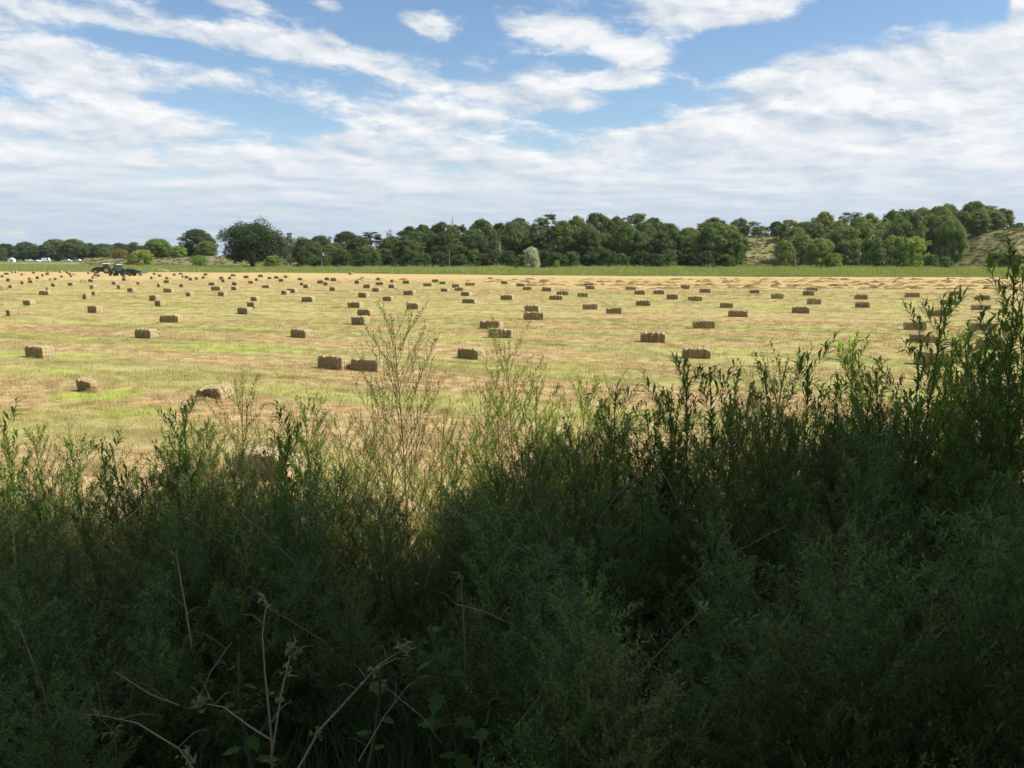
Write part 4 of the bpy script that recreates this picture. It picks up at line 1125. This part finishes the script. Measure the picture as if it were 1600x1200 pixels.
def weed(name, seed, H, style, stemmat, leafmat):
    r = np.random.default_rng(seed)
    st, lf = MB(), LeafSet()
    P_ = dict(wispy=dict(nb=52, b0=0.14, ang=(28, 46), bl=0.42, sub=7, step=0.014, L=(0.012, 0.030), W=0.0068, sparse=0.85),
              pyramid=dict(nb=66, b0=0.10, ang=(26, 42), bl=0.44, sub=8, step=0.015, L=(0.012, 0.028), W=0.0068, sparse=0.85),
              kochia=dict(nb=46, b0=0.10, ang=(24, 46), bl=0.34, sub=6, step=0.010, L=(0.018, 0.042), W=0.0070, sparse=1.0),
              mug=dict(nb=30, b0=0.15, ang=(24, 44), bl=0.30, sub=4, step=0.011, L=(0.026, 0.060), W=0.0080, sparse=1.0),
              feather=dict(nb=34, b0=0.06, ang=(30, 60), bl=0.32, sub=6, step=0.0115, L=(0.018, 0.050), W=0.0048, sparse=1.0),
              willow=dict(nb=14, b0=0.25, ang=(20, 42), bl=0.32, sub=1, step=0.015, L=(0.040, 0.085), W=0.0115, sparse=1.0))[style]
    bend = Vector((r.normal(scale=0.05), r.normal(scale=0.05), 0)) * H
    def spine(t):
        return Vector((bend.x * t * t, bend.y * t * t, H * t)) + Vector((0.008 * math.sin(9 * t + seed), 0.008 * math.cos(7 * t + seed), 0))
    r0 = 0.0042 * H / 1.5 + 0.0012
    st.tube([spine(k / 9) for k in range(10)], [r0 * (1 - 0.85 * k / 9) for k in range(10)], 5)
    def clothe(pts_, t0, dens=1.0, big=1.0):
        L_ = sum((b - a).length for a, b in zip(pts_, pts_[1:]))
        n_ = max(3, int(L_ / P_['step'] * dens))
        for k in range(n_):
            u = t0 + (1 - t0) * (k + r.uniform(0, 0.6)) / n_
            if u > 1 or r.uniform() > P_['sparse']:
                continue
            i_ = min(int(u * (len(pts_) - 1)), len(pts_) - 2); q = u * (len(pts_) - 1) - i_
            a, b = pts_[i_], pts_[i_ + 1]
            p = a.lerp(b, q); d = (b - a).normalized()
            o = rnd_perp(r, d)
            taper = 1.0 - 0.45 * u if style in ('kochia', 'feather', 'wispy', 'pyramid') else 0.75 + 0.5 * math.sin(math.pi * min(1, u + 0.1))
            L = r.uniform(*P_['L']) * taper * big
            spread = r.uniform(0.5, 1.3) if u < 0.9 else r.uniform(0.15, 0.8)
            lf.leaf(p, d + o * spread, Vector((0, 0, 1)) + o * 0.3, L, P_['W'] * big * r.uniform(0.7, 1.25), r.uniform(0, 0.9) if style in ('mug', 'willow') else r.uniform(0, 0.3))
    main = [spine(k / 9) for k in range(10)]
    clothe(main, 0.45 if style != 'willow' else 0.25, 0.75, 1.05)
    for k in range(P_['nb']):
        u = P_['b0'] + (0.965 - P_['b0']) * ((k + r.uniform(0, 0.8)) / P_['nb'])
        p = spine(u); th = k * 2.39996 + r.uniform(-0.5, 0.5)
        ang = R(r.uniform(*P_['ang']))
        L = H * P_['bl'] * (0.22 + 1.0 * (1 - u) ** 0.8) * r.uniform(0.6, 1.1)
        if style in ('mug', 'willow'):
            L = H * P_['bl'] * (0.35 + 0.8 * (1 - u)) * r.uniform(0.6, 1.15)
        h_ = Vector((math.cos(th), math.sin(th), 0))
        pts_ = [p]
        nseg = 5
        for s_ in range(nseg):
            a2 = ang * (1 - 0.35 * s_ / nseg)
            pts_.append(pts_[-1] + (h_ * math.sin(a2) + Vector((0, 0, math.cos(a2))) + Vector(r.normal(scale=0.05, size=3))) * (L / nseg))
        rb = r0 * 0.42 * (1 - 0.5 * u)
        st.tube(pts_, [rb * (1 - 0.7 * s_ / nseg) for s_ in range(nseg + 1)], 3, False)
        clothe(pts_, 0.12)
        for s_ in range(P_['sub']):
            v = 0.25 + 0.65 * (s_ + r.uniform(0, 0.8)) / max(1, P_['sub'])
            i_ = min(int(v * nseg), nseg - 1)
            q0 = pts_[i_].lerp(pts_[i_ + 1], v * nseg - i_)
            d = (pts_[i_ + 1] - pts_[i_]).normalized()
            d2 = (d + rnd_perp(r, d) * r.uniform(0.45, 0.8) + Vector((0, 0, 0.25))).normalized()
            Ls = L * r.uniform(0.18, 0.40) * (1.15 - v * 0.6)
            q2 = [q0, q0 + d2 * Ls * 0.5, q0 + (d2 + Vector((0, 0, 0.25))).normalized() * Ls]
            st.tube(q2, [rb * 0.5, rb * 0.4, rb * 0.2], 3, False)
            clothe(q2, 0.1)
    stem = st.data(name + '_stem', stemmat)
    lv = tri_mesh(name + '_leaves', np.array([tuple(v) for v in lf.V], np.float32), np.array(lf.I, np.int32), 3, [leafmat])
    return stem, lv
WP = {}
for st_, n_, H_ in (('pyramid', 1, 1.7), ('wispy', 2, 1.6), ('kochia', 3, 1.5), ('mug', 3, 1.5), ('feather', 2, 1.4), ('willow', 2, 1.4)):
    for i in range(n_):
        WP['%s%d' % (st_, i)] = (weed('%s_weed_%d' % (st_, i), 900 + i * 13 + len(WP) * 5, H_, st_, M['weedred'] if st_ in ('wispy', 'pyramid') else M['weedstem'], M['weed']), H_)
def place_weed(kind, x, y, top, lb, name, group, tint, rz, lean=(0, 0)):
    (sm, lm), H_ = WP[kind]
    z0 = bank_z(x, y) - 0.03
    s = 0.985 * (top - z0) / H_
    e = empty(name, (x, y, z0), rz, (1.12 * s ** 0.6, 1.12 * s ** 0.6, s)); e.rotation_euler = (lean[0], lean[1], rz)
    tag(e, lb, 'weed', group)
    a = add('stem', sm, e); b = add('leaves', lm, e)
    b.color = (1.3 * tint[0] + 0.28, 1.3 * tint[1] + 0.30, 1.1 * tint[2] + 0.05, 1)
    return e
HERO = [
    (600, 690, 6.0, 'wispy1', (1.4, 1.3, 0.9), 'thin stem rising left under the tall reddish-stemmed weed'), (662, 720, 5.6, 'wispy0', (1.3, 1.3, 0.9), 'thin stem rising right under the tall reddish-stemmed weed'), (715, 690, 5.6, 'kochia2', (1.4, 1.4, 0.9), 'fresh green fine weed in the gap before the slender tips'),
    (575, 720, 5.2, 'kochia0', (1.2, 1.2, 0.9), 'fine weed low in the gap below the close bale pair'), (860, 640, 5.4, 'kochia1', (1.5, 1.5, 0.9), 'bright fine weed below the pale green one at centre'), (785, 615, 5.6, 'wispy0', (1.4, 1.4, 0.9), 'slender stem between the airy weed and the tallest centre tip'),
    (445, 640, 5.4, 'wispy1', (1.0, 1.1, 0.9), 'slender stem above the broad-leaved dark weeds'), (200, 690, 5.2, 'wispy1', (1.1, 1.2, 0.9), 'slender stem above the dip below the crumbling bale'),  # column, tip row, depth, kind, tint, label
    (632, 494, 6.2, 'pyramid0', (0.70, 0.75, 0.55), 'tall airy weed with reddish stem and spread twigs, alone before the near bales'),
    (815, 528, 5.6, 'wispy1', (1.5, 1.4, 0.9), 'tall slender green weed tip right of the single near bale'),
    (748, 600, 5.8, 'wispy1', (1.4, 1.4, 0.9), 'airy weed just beside the tall reddish-stemmed one'), (890, 585, 6.0, 'kochia0', (1.5, 1.5, 0.9), 'pale green fine-leaved weed below the middle bales'),
    (930, 592, 6.3, 'wispy0', (1.4, 1.4, 0.9), 'thin twiggy weed right of the pale green fine-leaved one'), (690, 655, 6.6, 'wispy1', (1.4, 1.3, 0.9), 'low airy weed at the foot of the tall reddish-stemmed one'),
    (552, 640, 6.0, 'wispy0', (1.3, 1.2, 0.9), 'twiggy weed left of the tall reddish-stemmed one'), (515, 655, 5.4, 'wispy1', (1.1, 1.1, 0.9), 'thin weed with few leaves below the close bale pair'),
    (14, 645, 4.4, 'willow0', (0.8, 0.9, 0.8), 'dark weed with drooping pointed leaves at the left border'), (42, 690, 4.6, 'mug0', (0.9, 1.0, 0.9), 'leafy dark weed beside the drooping one at the left border'),
    (84, 668, 5.2, 'kochia1', (1.1, 1.2, 0.9), 'slim fine-leaved weed with thin spikes near the left border'), (112, 672, 5.3, 'wispy0', (1.1, 1.2, 0.9), 'slim spiked weed second in from the left border'),
    (130, 690, 4.5, 'mug1', (0.9, 1.0, 0.9), 'narrow-leaved weed below the crumbling bale'), (172, 684, 4.2, 'willow1', (0.8, 0.9, 0.85), 'dark weed with long curved leaves under the crumbling bale'), (208, 722, 4.6, 'mug2', (0.9, 1.0, 0.9), 'short weed in the dip left of the grey-green clump'),
    (243, 680, 5.0, 'kochia2', (1.0, 1.1, 0.95), 'fine weed at the edge of the grey-green clump'), (268, 665, 4.6, 'mug0', (1.0, 1.1, 1.1), 'grey-green bushy weed under the nearest open bale'), (298, 628, 4.4, 'mug1', (1.0, 1.1, 1.1), 'tallest bushy weed directly before the nearest open bale'),
    (368, 612, 5.0, 'wispy1', (0.8, 0.9, 0.8), 'dark slender spike leaning beside the nearest open bale'), (340, 668, 4.8, 'kochia0', (1.0, 1.1, 1.0), 'bushy weed between the open bale and the slender spike'),
    (405, 662, 4.0, 'willow0', (0.75, 0.9, 0.75), 'broad-leaved dark weed left of the twiggy ones'), (432, 672, 4.1, 'willow1', (0.75, 0.9, 0.75), 'second broad-leaved dark weed left of the twiggy ones'),
    (485, 625, 5.2, 'kochia1', (0.9, 1.0, 0.9), 'slim weed with small top tuft below the close bale pair'), (500, 690, 4.8, 'mug2', (0.9, 1.0, 0.9), 'bushy weed below the small top tuft'),
    (770, 660, 5.0, 'kochia2', (1.2, 1.3, 0.9), 'dense green weed at the centre of the thicket'), (845, 600, 5.2, 'kochia1', (1.2, 1.3, 0.9), 'dense upright weed right of the tall slender tip'),
    (962, 605, 4.2, 'mug0', (0.85, 1.0, 0.85), 'dark weed with forked leafy top before the open stubble'), (992, 612, 4.3, 'willow0', (0.75, 0.9, 0.8), 'dark curved-leaf weed leaning over the open stubble'),
    (1020, 650, 4.6, 'kochia0', (1.0, 1.1, 0.9), 'low fine weed in the dip before the dark-faced bale'), (1048, 605, 4.4, 'mug2', (0.85, 1.0, 0.9), 'bushy dark weed left of the dark-faced bale'), (1076, 562, 4.2, 'mug1', (0.8, 0.95, 0.95), 'blue-green leafy top right under the dark-faced bale'),
    (1128, 568, 4.2, 'willow1', (0.7, 0.85, 0.75), 'dark forked weed beside the blue-green leafy top'), (1160, 585, 4.5, 'mug0', (0.85, 1.0, 0.85), 'leafy weed between two dark forked ones'), (1192, 540, 5.0, 'wispy0', (0.9, 1.0, 0.8), 'slender spiky weed reaching the second bale row'),
    (1215, 572, 4.2, 'mug2', (0.7, 0.85, 0.75), 'dark dense weed with thick leafy crown right of centre'), (1262, 546, 4.3, 'willow0', (0.75, 0.9, 0.75), 'weed with an arching stem and long single leaves'), (1296, 585, 4.3, 'willow1', (0.7, 0.85, 0.75), 'dark-tipped weed right of the arching one'),
    (1322, 590, 4.4, 'willow0', (0.7, 0.85, 0.75), 'second dark-tipped weed right of the arching one'), (1345, 640, 4.4, 'mug0', (0.9, 1.0, 0.85), 'low leafy weed before the light feathery one'), (1370, 522, 5.2, 'mug1', (1.5, 1.7, 0.9), 'light green feathery weed left of the tall dark one'),
    (1398, 560, 4.8, 'mug2', (1.2, 1.4, 0.9), 'light leafy weed hugging the tall dark one'), (1440, 455, 3.8, 'mug1', (0.75, 0.9, 0.75), 'tall dark weed standing in front of the stacked row of bales'), (1424, 520, 4.0, 'willow1', (0.7, 0.85, 0.75), 'dark weed with curled leaves beside the tall dark one'), (1468, 500, 4.0, 'willow0', (0.75, 0.9, 0.75), 'long-leaved weed right of the tall dark one'),
    (1506, 522, 5.0, 'mug0', (1.5, 1.7, 0.9), 'light green star-topped weed between two tall dark ones'), (1535, 545, 4.2, 'mug2', (0.9, 1.0, 0.85), 'leafy weed below the right border tall one'), (1562, 425, 3.5, 'mug0', (0.7, 0.85, 0.75), 'tall dark weed left of the tallest at the right border'),
    (1592, 388, 3.4, 'mug1', (0.7, 0.85, 0.75), 'tallest dark weed at the right border reaching the hill'), (1578, 520, 4.5, 'mug2', (1.3, 1.5, 0.9), 'light green weed among the tall ones at the right border')]
WG = 'weeds standing out above the thicket'
rw = np.random.default_rng(5)
for px, py, Y, kd, tn, lb in HERO:
    a = at(px, py, Y)
    place_weed(kd, a.x, Y, a.z, lb, 'weed', WG, tn, float(rw.uniform(0, 6.28)), (float(rw.normal(scale=0.035)), float(rw.normal(scale=0.035))))
MASS = [(-200, 760), (0, 745), (120, 765), (200, 790), (250, 725), (320, 690), (420, 740), (500, 745), (560, 775), (640, 785), (700, 745), (760, 690), (850, 655), (950, 668), (1020, 680), (1100, 622), (1200, 608), (1300, 622), (1380, 585), (1450, 580), (1540, 570), (1600, 500), (1800, 480)]
def mass(px):
    for (a, ya), (b, yb) in zip(MASS, MASS[1:]):
        if px <= b:
            return ya + (yb - ya) * (px - a) / (b - a)
    return MASS[-1][1]
fills = []
while len(fills) < 600:
    px = rw.uniform(-150, 1750); Y = 1.75 + 5.9 * rw.uniform() ** 1.5
    if 180 < px < 830 and Y < 2.45:
        continue
    t = (Y - 2.15) / 5.6
    top = mass(px) - (18 if px < 620 else 0) + (8 + 105 * abs(rw.normal())) * (0.6 if Y > 4 else 1.0) + (rw.uniform(90, 330) * max(0, (3.6 - Y)) if Y < 3.6 else 0) + (35 if Y > 6 else 0)
    a = at(px, top, Y)
    h = a.z - bank_z(a.x, Y)
    if h < 0.35 or h > 1.9:
        continue
    kd = rw.choice(['kochia0', 'kochia1', 'kochia2', 'feather0', 'feather1', 'mug0', 'mug1', 'mug2', 'wispy0'], p=[.13, .13, .13, .16, .16, .08, .08, .08, .05])
    if top < mass(px) + 45 and rw.uniform() < 0.6:
        kd = rw.choice(['wispy0', 'wispy1', 'kochia0', 'kochia1'])
    fills.append((Y, a.x, a.z, str(kd)))
fills.sort()
FL = {'kochia': 'fine-leaved weed packed in the shaded thicket', 'feather': 'dark feathery-leaved weed packed in the shaded thicket', 'mug': 'dark narrow-leaved bushy weed packed in the shaded thicket', 'wispy': 'thin twiggy weed packed in the shaded thicket'}
FT = {'kochia': (0.62, 0.74, 0.95), 'feather': (0.55, 0.70, 0.90), 'mug': (0.52, 0.66, 0.90), 'wispy': (0.85, 0.9, 0.85)}
ZN = [(140, 'at the left border'), (270, 'below the crumbling bale'), (430, 'below the nearest open bale'), (580, 'below the close bale pair'), (720, 'below the reddish-stemmed weed'), (900, 'under the slender centre tips'),
      (1120, 'below the dark-faced bale'), (1330, 'under the arching weed'), (1480, 'under the tall dark weed'), (9999, 'at the right border')]
def zone(x, Y):
    px = 800 + FPX * x / (Y * math.cos(PITCH) + 0.15 * 1.5)
    return [t for q, t in ZN if px < q][0]
rest = []
for i, (Y, x, z, kd) in enumerate(fills):
    b_ = kd[:-1]
    if i < 290:
        v = float(rw.uniform(0.75, 1.25)); tn = tuple(k * v for k in FT[b_])
        place_weed(kd, x, Y, z, FL[b_].replace('packed in', 'in front of' if Y < 2.3 else 'packed in') + ' ' + zone(x, Y), 'weed', b_ + ' weeds of the shaded thicket' if b_ != 'mug' else 'bushy weeds of the shaded thicket', tn, float(rw.uniform(0, 6.28)), (float(rw.normal(scale=0.06)), float(rw.normal(scale=0.06))))
    else:
        rest.append((x, Y, z, kd))
def join_data(name, ds):
    V, F, mi, mats, b = [], [], [], [], 0
    for k, d in enumerate(ds):
        V += [v.co[:] for v in d.vertices]; F += [tuple(i + b for i in p.vertices) for p in d.polygons]; mi += [k] * len(d.polygons); mats.append(d.materials[0]); b = len(V)
    return mesh_data(name, V, F, mats, mi)
ks = sorted(set(k for *_, k in rest))
pr = [join_data('thicket_' + k, WP[k][0]) for k in ks]
pt, ro, sl, ix = [], [], [], []
for x, y, z, k in rest:
    z0 = bank_z(x, y) - 0.03; s = (z - z0) / WP[k][1]
    pt.append((x, y, z0)); ro.append((rw.normal(scale=0.06), rw.normal(scale=0.06), rw.uniform(0, 6.28))); sl.append((1.12 * s ** 0.6, 1.12 * s ** 0.6, s)); ix.append(ks.index(k))
scatter('weed_thicket', pt, ro, sl, np.array(ix, np.int32), pr, 'dense mass of green weeds behind the front plants of the thicket')

# broad-leaved plants and dry stalks low in front
def lobed_leaf(V, I, p, d, up, L, r):
    d = d.normalized(); side = d.cross(up).normalized(); nn_ = side.cross(d)
    prof = [(0.0, 0.03), (0.10, 0.30), (0.22, 0.20), (0.38, 0.46), (0.50, 0.24), (0.66, 0.34), (0.78, 0.15), (1.0, 0.0)]
    b = len(V)
    for u, wv in prof:
        c = p + d * (L * u) - nn_ * (L * 0.22 * u * u)
        j = 1 + r.uniform(-0.12, 0.12)
        V += [c, c + side * (L * wv * j) + nn_ * (0.10 * L * wv), c - side * (L * wv * j) + nn_ * (0.10 * L * wv)]
    for k in range(len(prof) - 1):
        a = b + 3 * k
        I += [a, a + 1, a + 4, a, a + 4, a + 3, a, a + 3, a + 5, a, a + 5, a + 2]
def broad_weed(px, py, Y, lb, tint, nl, L0, seed, height=0.75):
    r = np.random.default_rng(seed)
    top = at(px, py, Y)
    z0 = bank_z(top.x, Y)
    e = empty('broad_leaved_weed', (top.x, Y, z0)); tag(e, lb, 'weed', 'broad-leaved weeds low in front')
    h = top.z - z0
    sp_ = lambda t: Vector((0.05 * math.sin(3 * t + seed), 0.04 * t, h * t))
    mb = MB().tube([sp_(k / 6) for k in range(7)], [0.009 * (1 - 0.6 * k / 6) for k in range(7)], 6)
    for k in range(nl):
        t = 0.35 + 0.64 * k / nl
        th = k * 2.4 + r.uniform(-0.3, 0.3)
        o_ = Vector((math.cos(th), math.sin(th), r.uniform(0.15, 0.6)))
        L = L0 * (1.15 - 0.55 * t) * r.uniform(0.8, 1.15)
        q = sp_(t) + o_.normalized() * L * 0.4
        mb.tube([sp_(t), (sp_(t) + q) / 2 + Vector((0, 0, 0.01)), q], [0.003, 0.0025, 0.002], 4, False)
        V, I = [], []
        lobed_leaf(V, I, q, Vector((o_.x, o_.y, r.uniform(-0.4, 0.25))), Vector((0, 0, 1)), L, r)
        c = add('leaf', tri_mesh('broad_leaf', np.array([tuple(v) for v in V], np.float32), np.array(I, np.int32), 3, [M['broad']]), e)
        c.color = (*tint, 1)
    add('stem', mb.data('broad_weed_stem', M['weedstem'], True), e)
broad_weed(692, 985, 2.25, 'broad lobed-leaf plant near the bottom, right of the diagonal dry stalk', (0.9, 1.0, 0.8), 12, 0.085, 1)
broad_weed(395, 1030, 2.05, 'broad lobed-leaf plant near the bottom beside the pale dry stems', (0.9, 1.0, 0.7), 10, 0.062, 2)
broad_weed(775, 1120, 1.95, 'large grey-green leaved plant at the lower edge right of the lobed one', (0.8, 0.9, 0.75), 8, 0.085, 3)
broad_weed(1310, 655, 3.9, 'weed with a few big dark leaves in the thicket right of centre', (0.7, 0.85, 0.7), 9, 0.10, 4)
broad_weed(560, 1045, 2.1, 'small broad-leaved sprig behind the diagonal dry stalk', (0.9, 1.0, 0.75), 8, 0.06, 5)

def dry_stalk(path, Y0, Y1, r0, lb, twigs, shreds, seed):
    r = np.random.default_rng(seed)
    n_ = len(path)
    P3 = [at(px, py, Y0 + (Y1 - Y0) * k / (n_ - 1)) for k, (px, py) in enumerate(path)]
    z0 = P3[0]
    e = empty('dry_stalk', z0); tag(e, lb, 'dry stalk', 'pale dry stalks low in front')
    loc = [p - z0 for p in P3]
    r0 *= 0.62
    add('stem', MB().tube(loc, [r0 * (1 - 0.55 * k / (n_ - 1)) for k in range(n_)], 6).data('dry_stalk_stem', M['drystalk'], True), e)
    for k in range(twigs):
        i_ = r.integers(1, n_); b = loc[i_ - 1].lerp(loc[i_], r.uniform())
        d = Vector((r.normal(), r.normal() * 0.4, r.uniform(0.1, 1.2))).normalized() * r.uniform(0.03, 0.11)
        add('twig', MB().tube([b, b + d * 0.55 + Vector((0, 0, 0.01)), b + d], [r0 * 0.45, r0 * 0.35, r0 * 0.15], 4).data('dry_stalk_twig', M['drystalk']), e)
    for k in range(shreds):
        i_ = r.integers(1, n_); b = loc[i_ - 1].lerp(loc[i_], r.uniform(0.5, 1.0)) if k % 2 else loc[-1]
        ls = LeafSet()
        for _ in range(6):
            ls.leaf(b + Vector(r.normal(size=3)) * 0.006, Vector(r.normal(size=3)), Vector(r.normal(size=3)), r.uniform(0.012, 0.034), r.uniform(0.005, 0.011), r.uniform(0, 1.8), 0.7)
        add('withered_leaf', tri_mesh('withered_leaf', np.array([tuple(v) for v in ls.V], np.float32), np.array(ls.I, np.int32), 3, [M['dryleaf']]), e)
dry_stalk([(450, 1230), (500, 1140), (560, 1075), (590, 1040), (634, 1012)], 1.75, 2.0, 0.0045, 'long pale dry stalk slanting up to a reddish tip, lower left of centre', 5, 5, 1)
dry_stalk([(427, 1260), (424, 1150), (414, 1050), (410, 990), (417, 940)], 1.85, 1.95, 0.0050, 'upright brown broken stalk with a ragged head', 2, 2, 2)
dry_stalk([(330, 1240), (280, 1170), (215, 1130), (170, 1120), (138, 1116)], 1.75, 1.9, 0.0036, 'arching pale stalk bending over to the left near the bottom', 6, 4, 3)
dry_stalk([(425, 1180), (440, 1080), (450, 1040), (456, 1015)], 1.8, 1.9, 0.0048, 'short pale split stalk with withered yellow leaves', 2, 6, 4)
dry_stalk([(430, 1160), (390, 1135), (350, 1105), (312, 1098)], 1.8, 1.9, 0.0040, 'pale stem lying low beside the broad-leaved plant', 3, 3, 5)
dry_stalk([(560, 1190), (600, 1120), (640, 1068)], 1.85, 2.0, 0.0026, 'thin grey twig right of the long slanting stalk', 4, 0, 6)
dry_stalk([(300, 1010), (292, 960), (284, 915), (276, 868)], 2.3, 2.5, 0.0040, 'slim pale upright stalk in the dark thicket at left', 3, 1, 7)
dry_stalk([(800, 975), (755, 955), (710, 943)], 2.3, 2.3, 0.0042, 'short pale stick lying among dark weeds near centre', 2, 0, 8)
dry_stalk([(280, 1102), (235, 1085), (180, 1050)], 2.0, 2.15, 0.0028, 'thin pale stem crossing the dark weeds at lower left', 2, 0, 9)
dry_stalk([(1370, 1200), (1440, 1110), (1485, 1050), (1490, 1010)], 2.0, 2.3, 0.0050, 'curved olive stem in the darkest weeds at lower right', 3, 0, 10)
dry_stalk([(1310, 1190), (1290, 1090), (1250, 1030), (1200, 985)], 2.0, 2.3, 0.0042, 'forked grey-green stem left of the curved olive one', 4, 0, 11)

for i in range(34):
    px = rw.uniform(20, 1590); py = mass(px) + rw.uniform(120, 480); Y = float(np.clip(4.4 - (py - mass(px)) / 210, 2.1, 4.2)) - 0.25
    dxp, dyp = rw.normal(scale=70), rw.uniform(70, 190)
    dry_stalk([(px, py), (px + dxp * 0.4, py - dyp * 0.45), (px + dxp * 0.9, py - dyp * 0.8), (px + dxp * 1.2, py - dyp)], Y, Y + rw.uniform(-0.15, 0.3), float(rw.uniform(0.0022, 0.0042)),
              '%s thin bare stem among the dark weeds %s' % (['pale', 'brown', 'olive'][i % 3], zone(at(px, py, Y).x, Y)), int(rw.integers(1, 5)), int(rw.integers(0, 2)), 40 + i)
# low green undergrowth that covers the bank between the taller weeds
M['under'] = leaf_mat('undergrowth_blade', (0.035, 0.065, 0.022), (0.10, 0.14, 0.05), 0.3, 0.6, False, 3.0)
ug = [tuft('undergrowth_tuft_a', 15, 60, 0.16, 0.30, 0.004, 0.8, M['under']), tuft('undergrowth_tuft_b', 16, 60, 0.20, 0.22, 0.005, 1.3, M['under']), tuft('undergrowth_tuft_c', 17, 45, 0.14, 0.42, 0.004, 0.6, M['under'])]
pts = []
while len(pts) < 4200:
    y = rw.uniform(0.9, 10.5); x = rw.uniform(-1, 1) * (1.5 + 0.72 * y)
    pts.append((x, y, max(bank_z(x, y), 0.0) - 0.01))
nn = len(pts); s_ = rw.uniform(0.6, 1.25, nn)
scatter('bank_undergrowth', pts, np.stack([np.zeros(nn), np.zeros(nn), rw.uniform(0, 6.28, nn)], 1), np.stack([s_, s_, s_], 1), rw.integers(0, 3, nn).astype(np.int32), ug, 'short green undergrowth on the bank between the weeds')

# ------------------------------------------------------------------ thin summer haze
m, t = mat_base('haze_air')
pv = t.n('ShaderNodeVolumePrincipled'); pv.inputs['Color'].default_value = (0.82, 0.90, 1.0, 1); pv.inputs['Density'].default_value = 0.00005
o = t.n('ShaderNodeOutputMaterial'); t.link(pv.outputs[0], o.inputs['Volume'])
tag(add('haze', MB().box((0, 3250, 13.0), (12200, 9800, 28)).data('haze', m)), 'thin summer haze over the field', None, None, 'stuff')
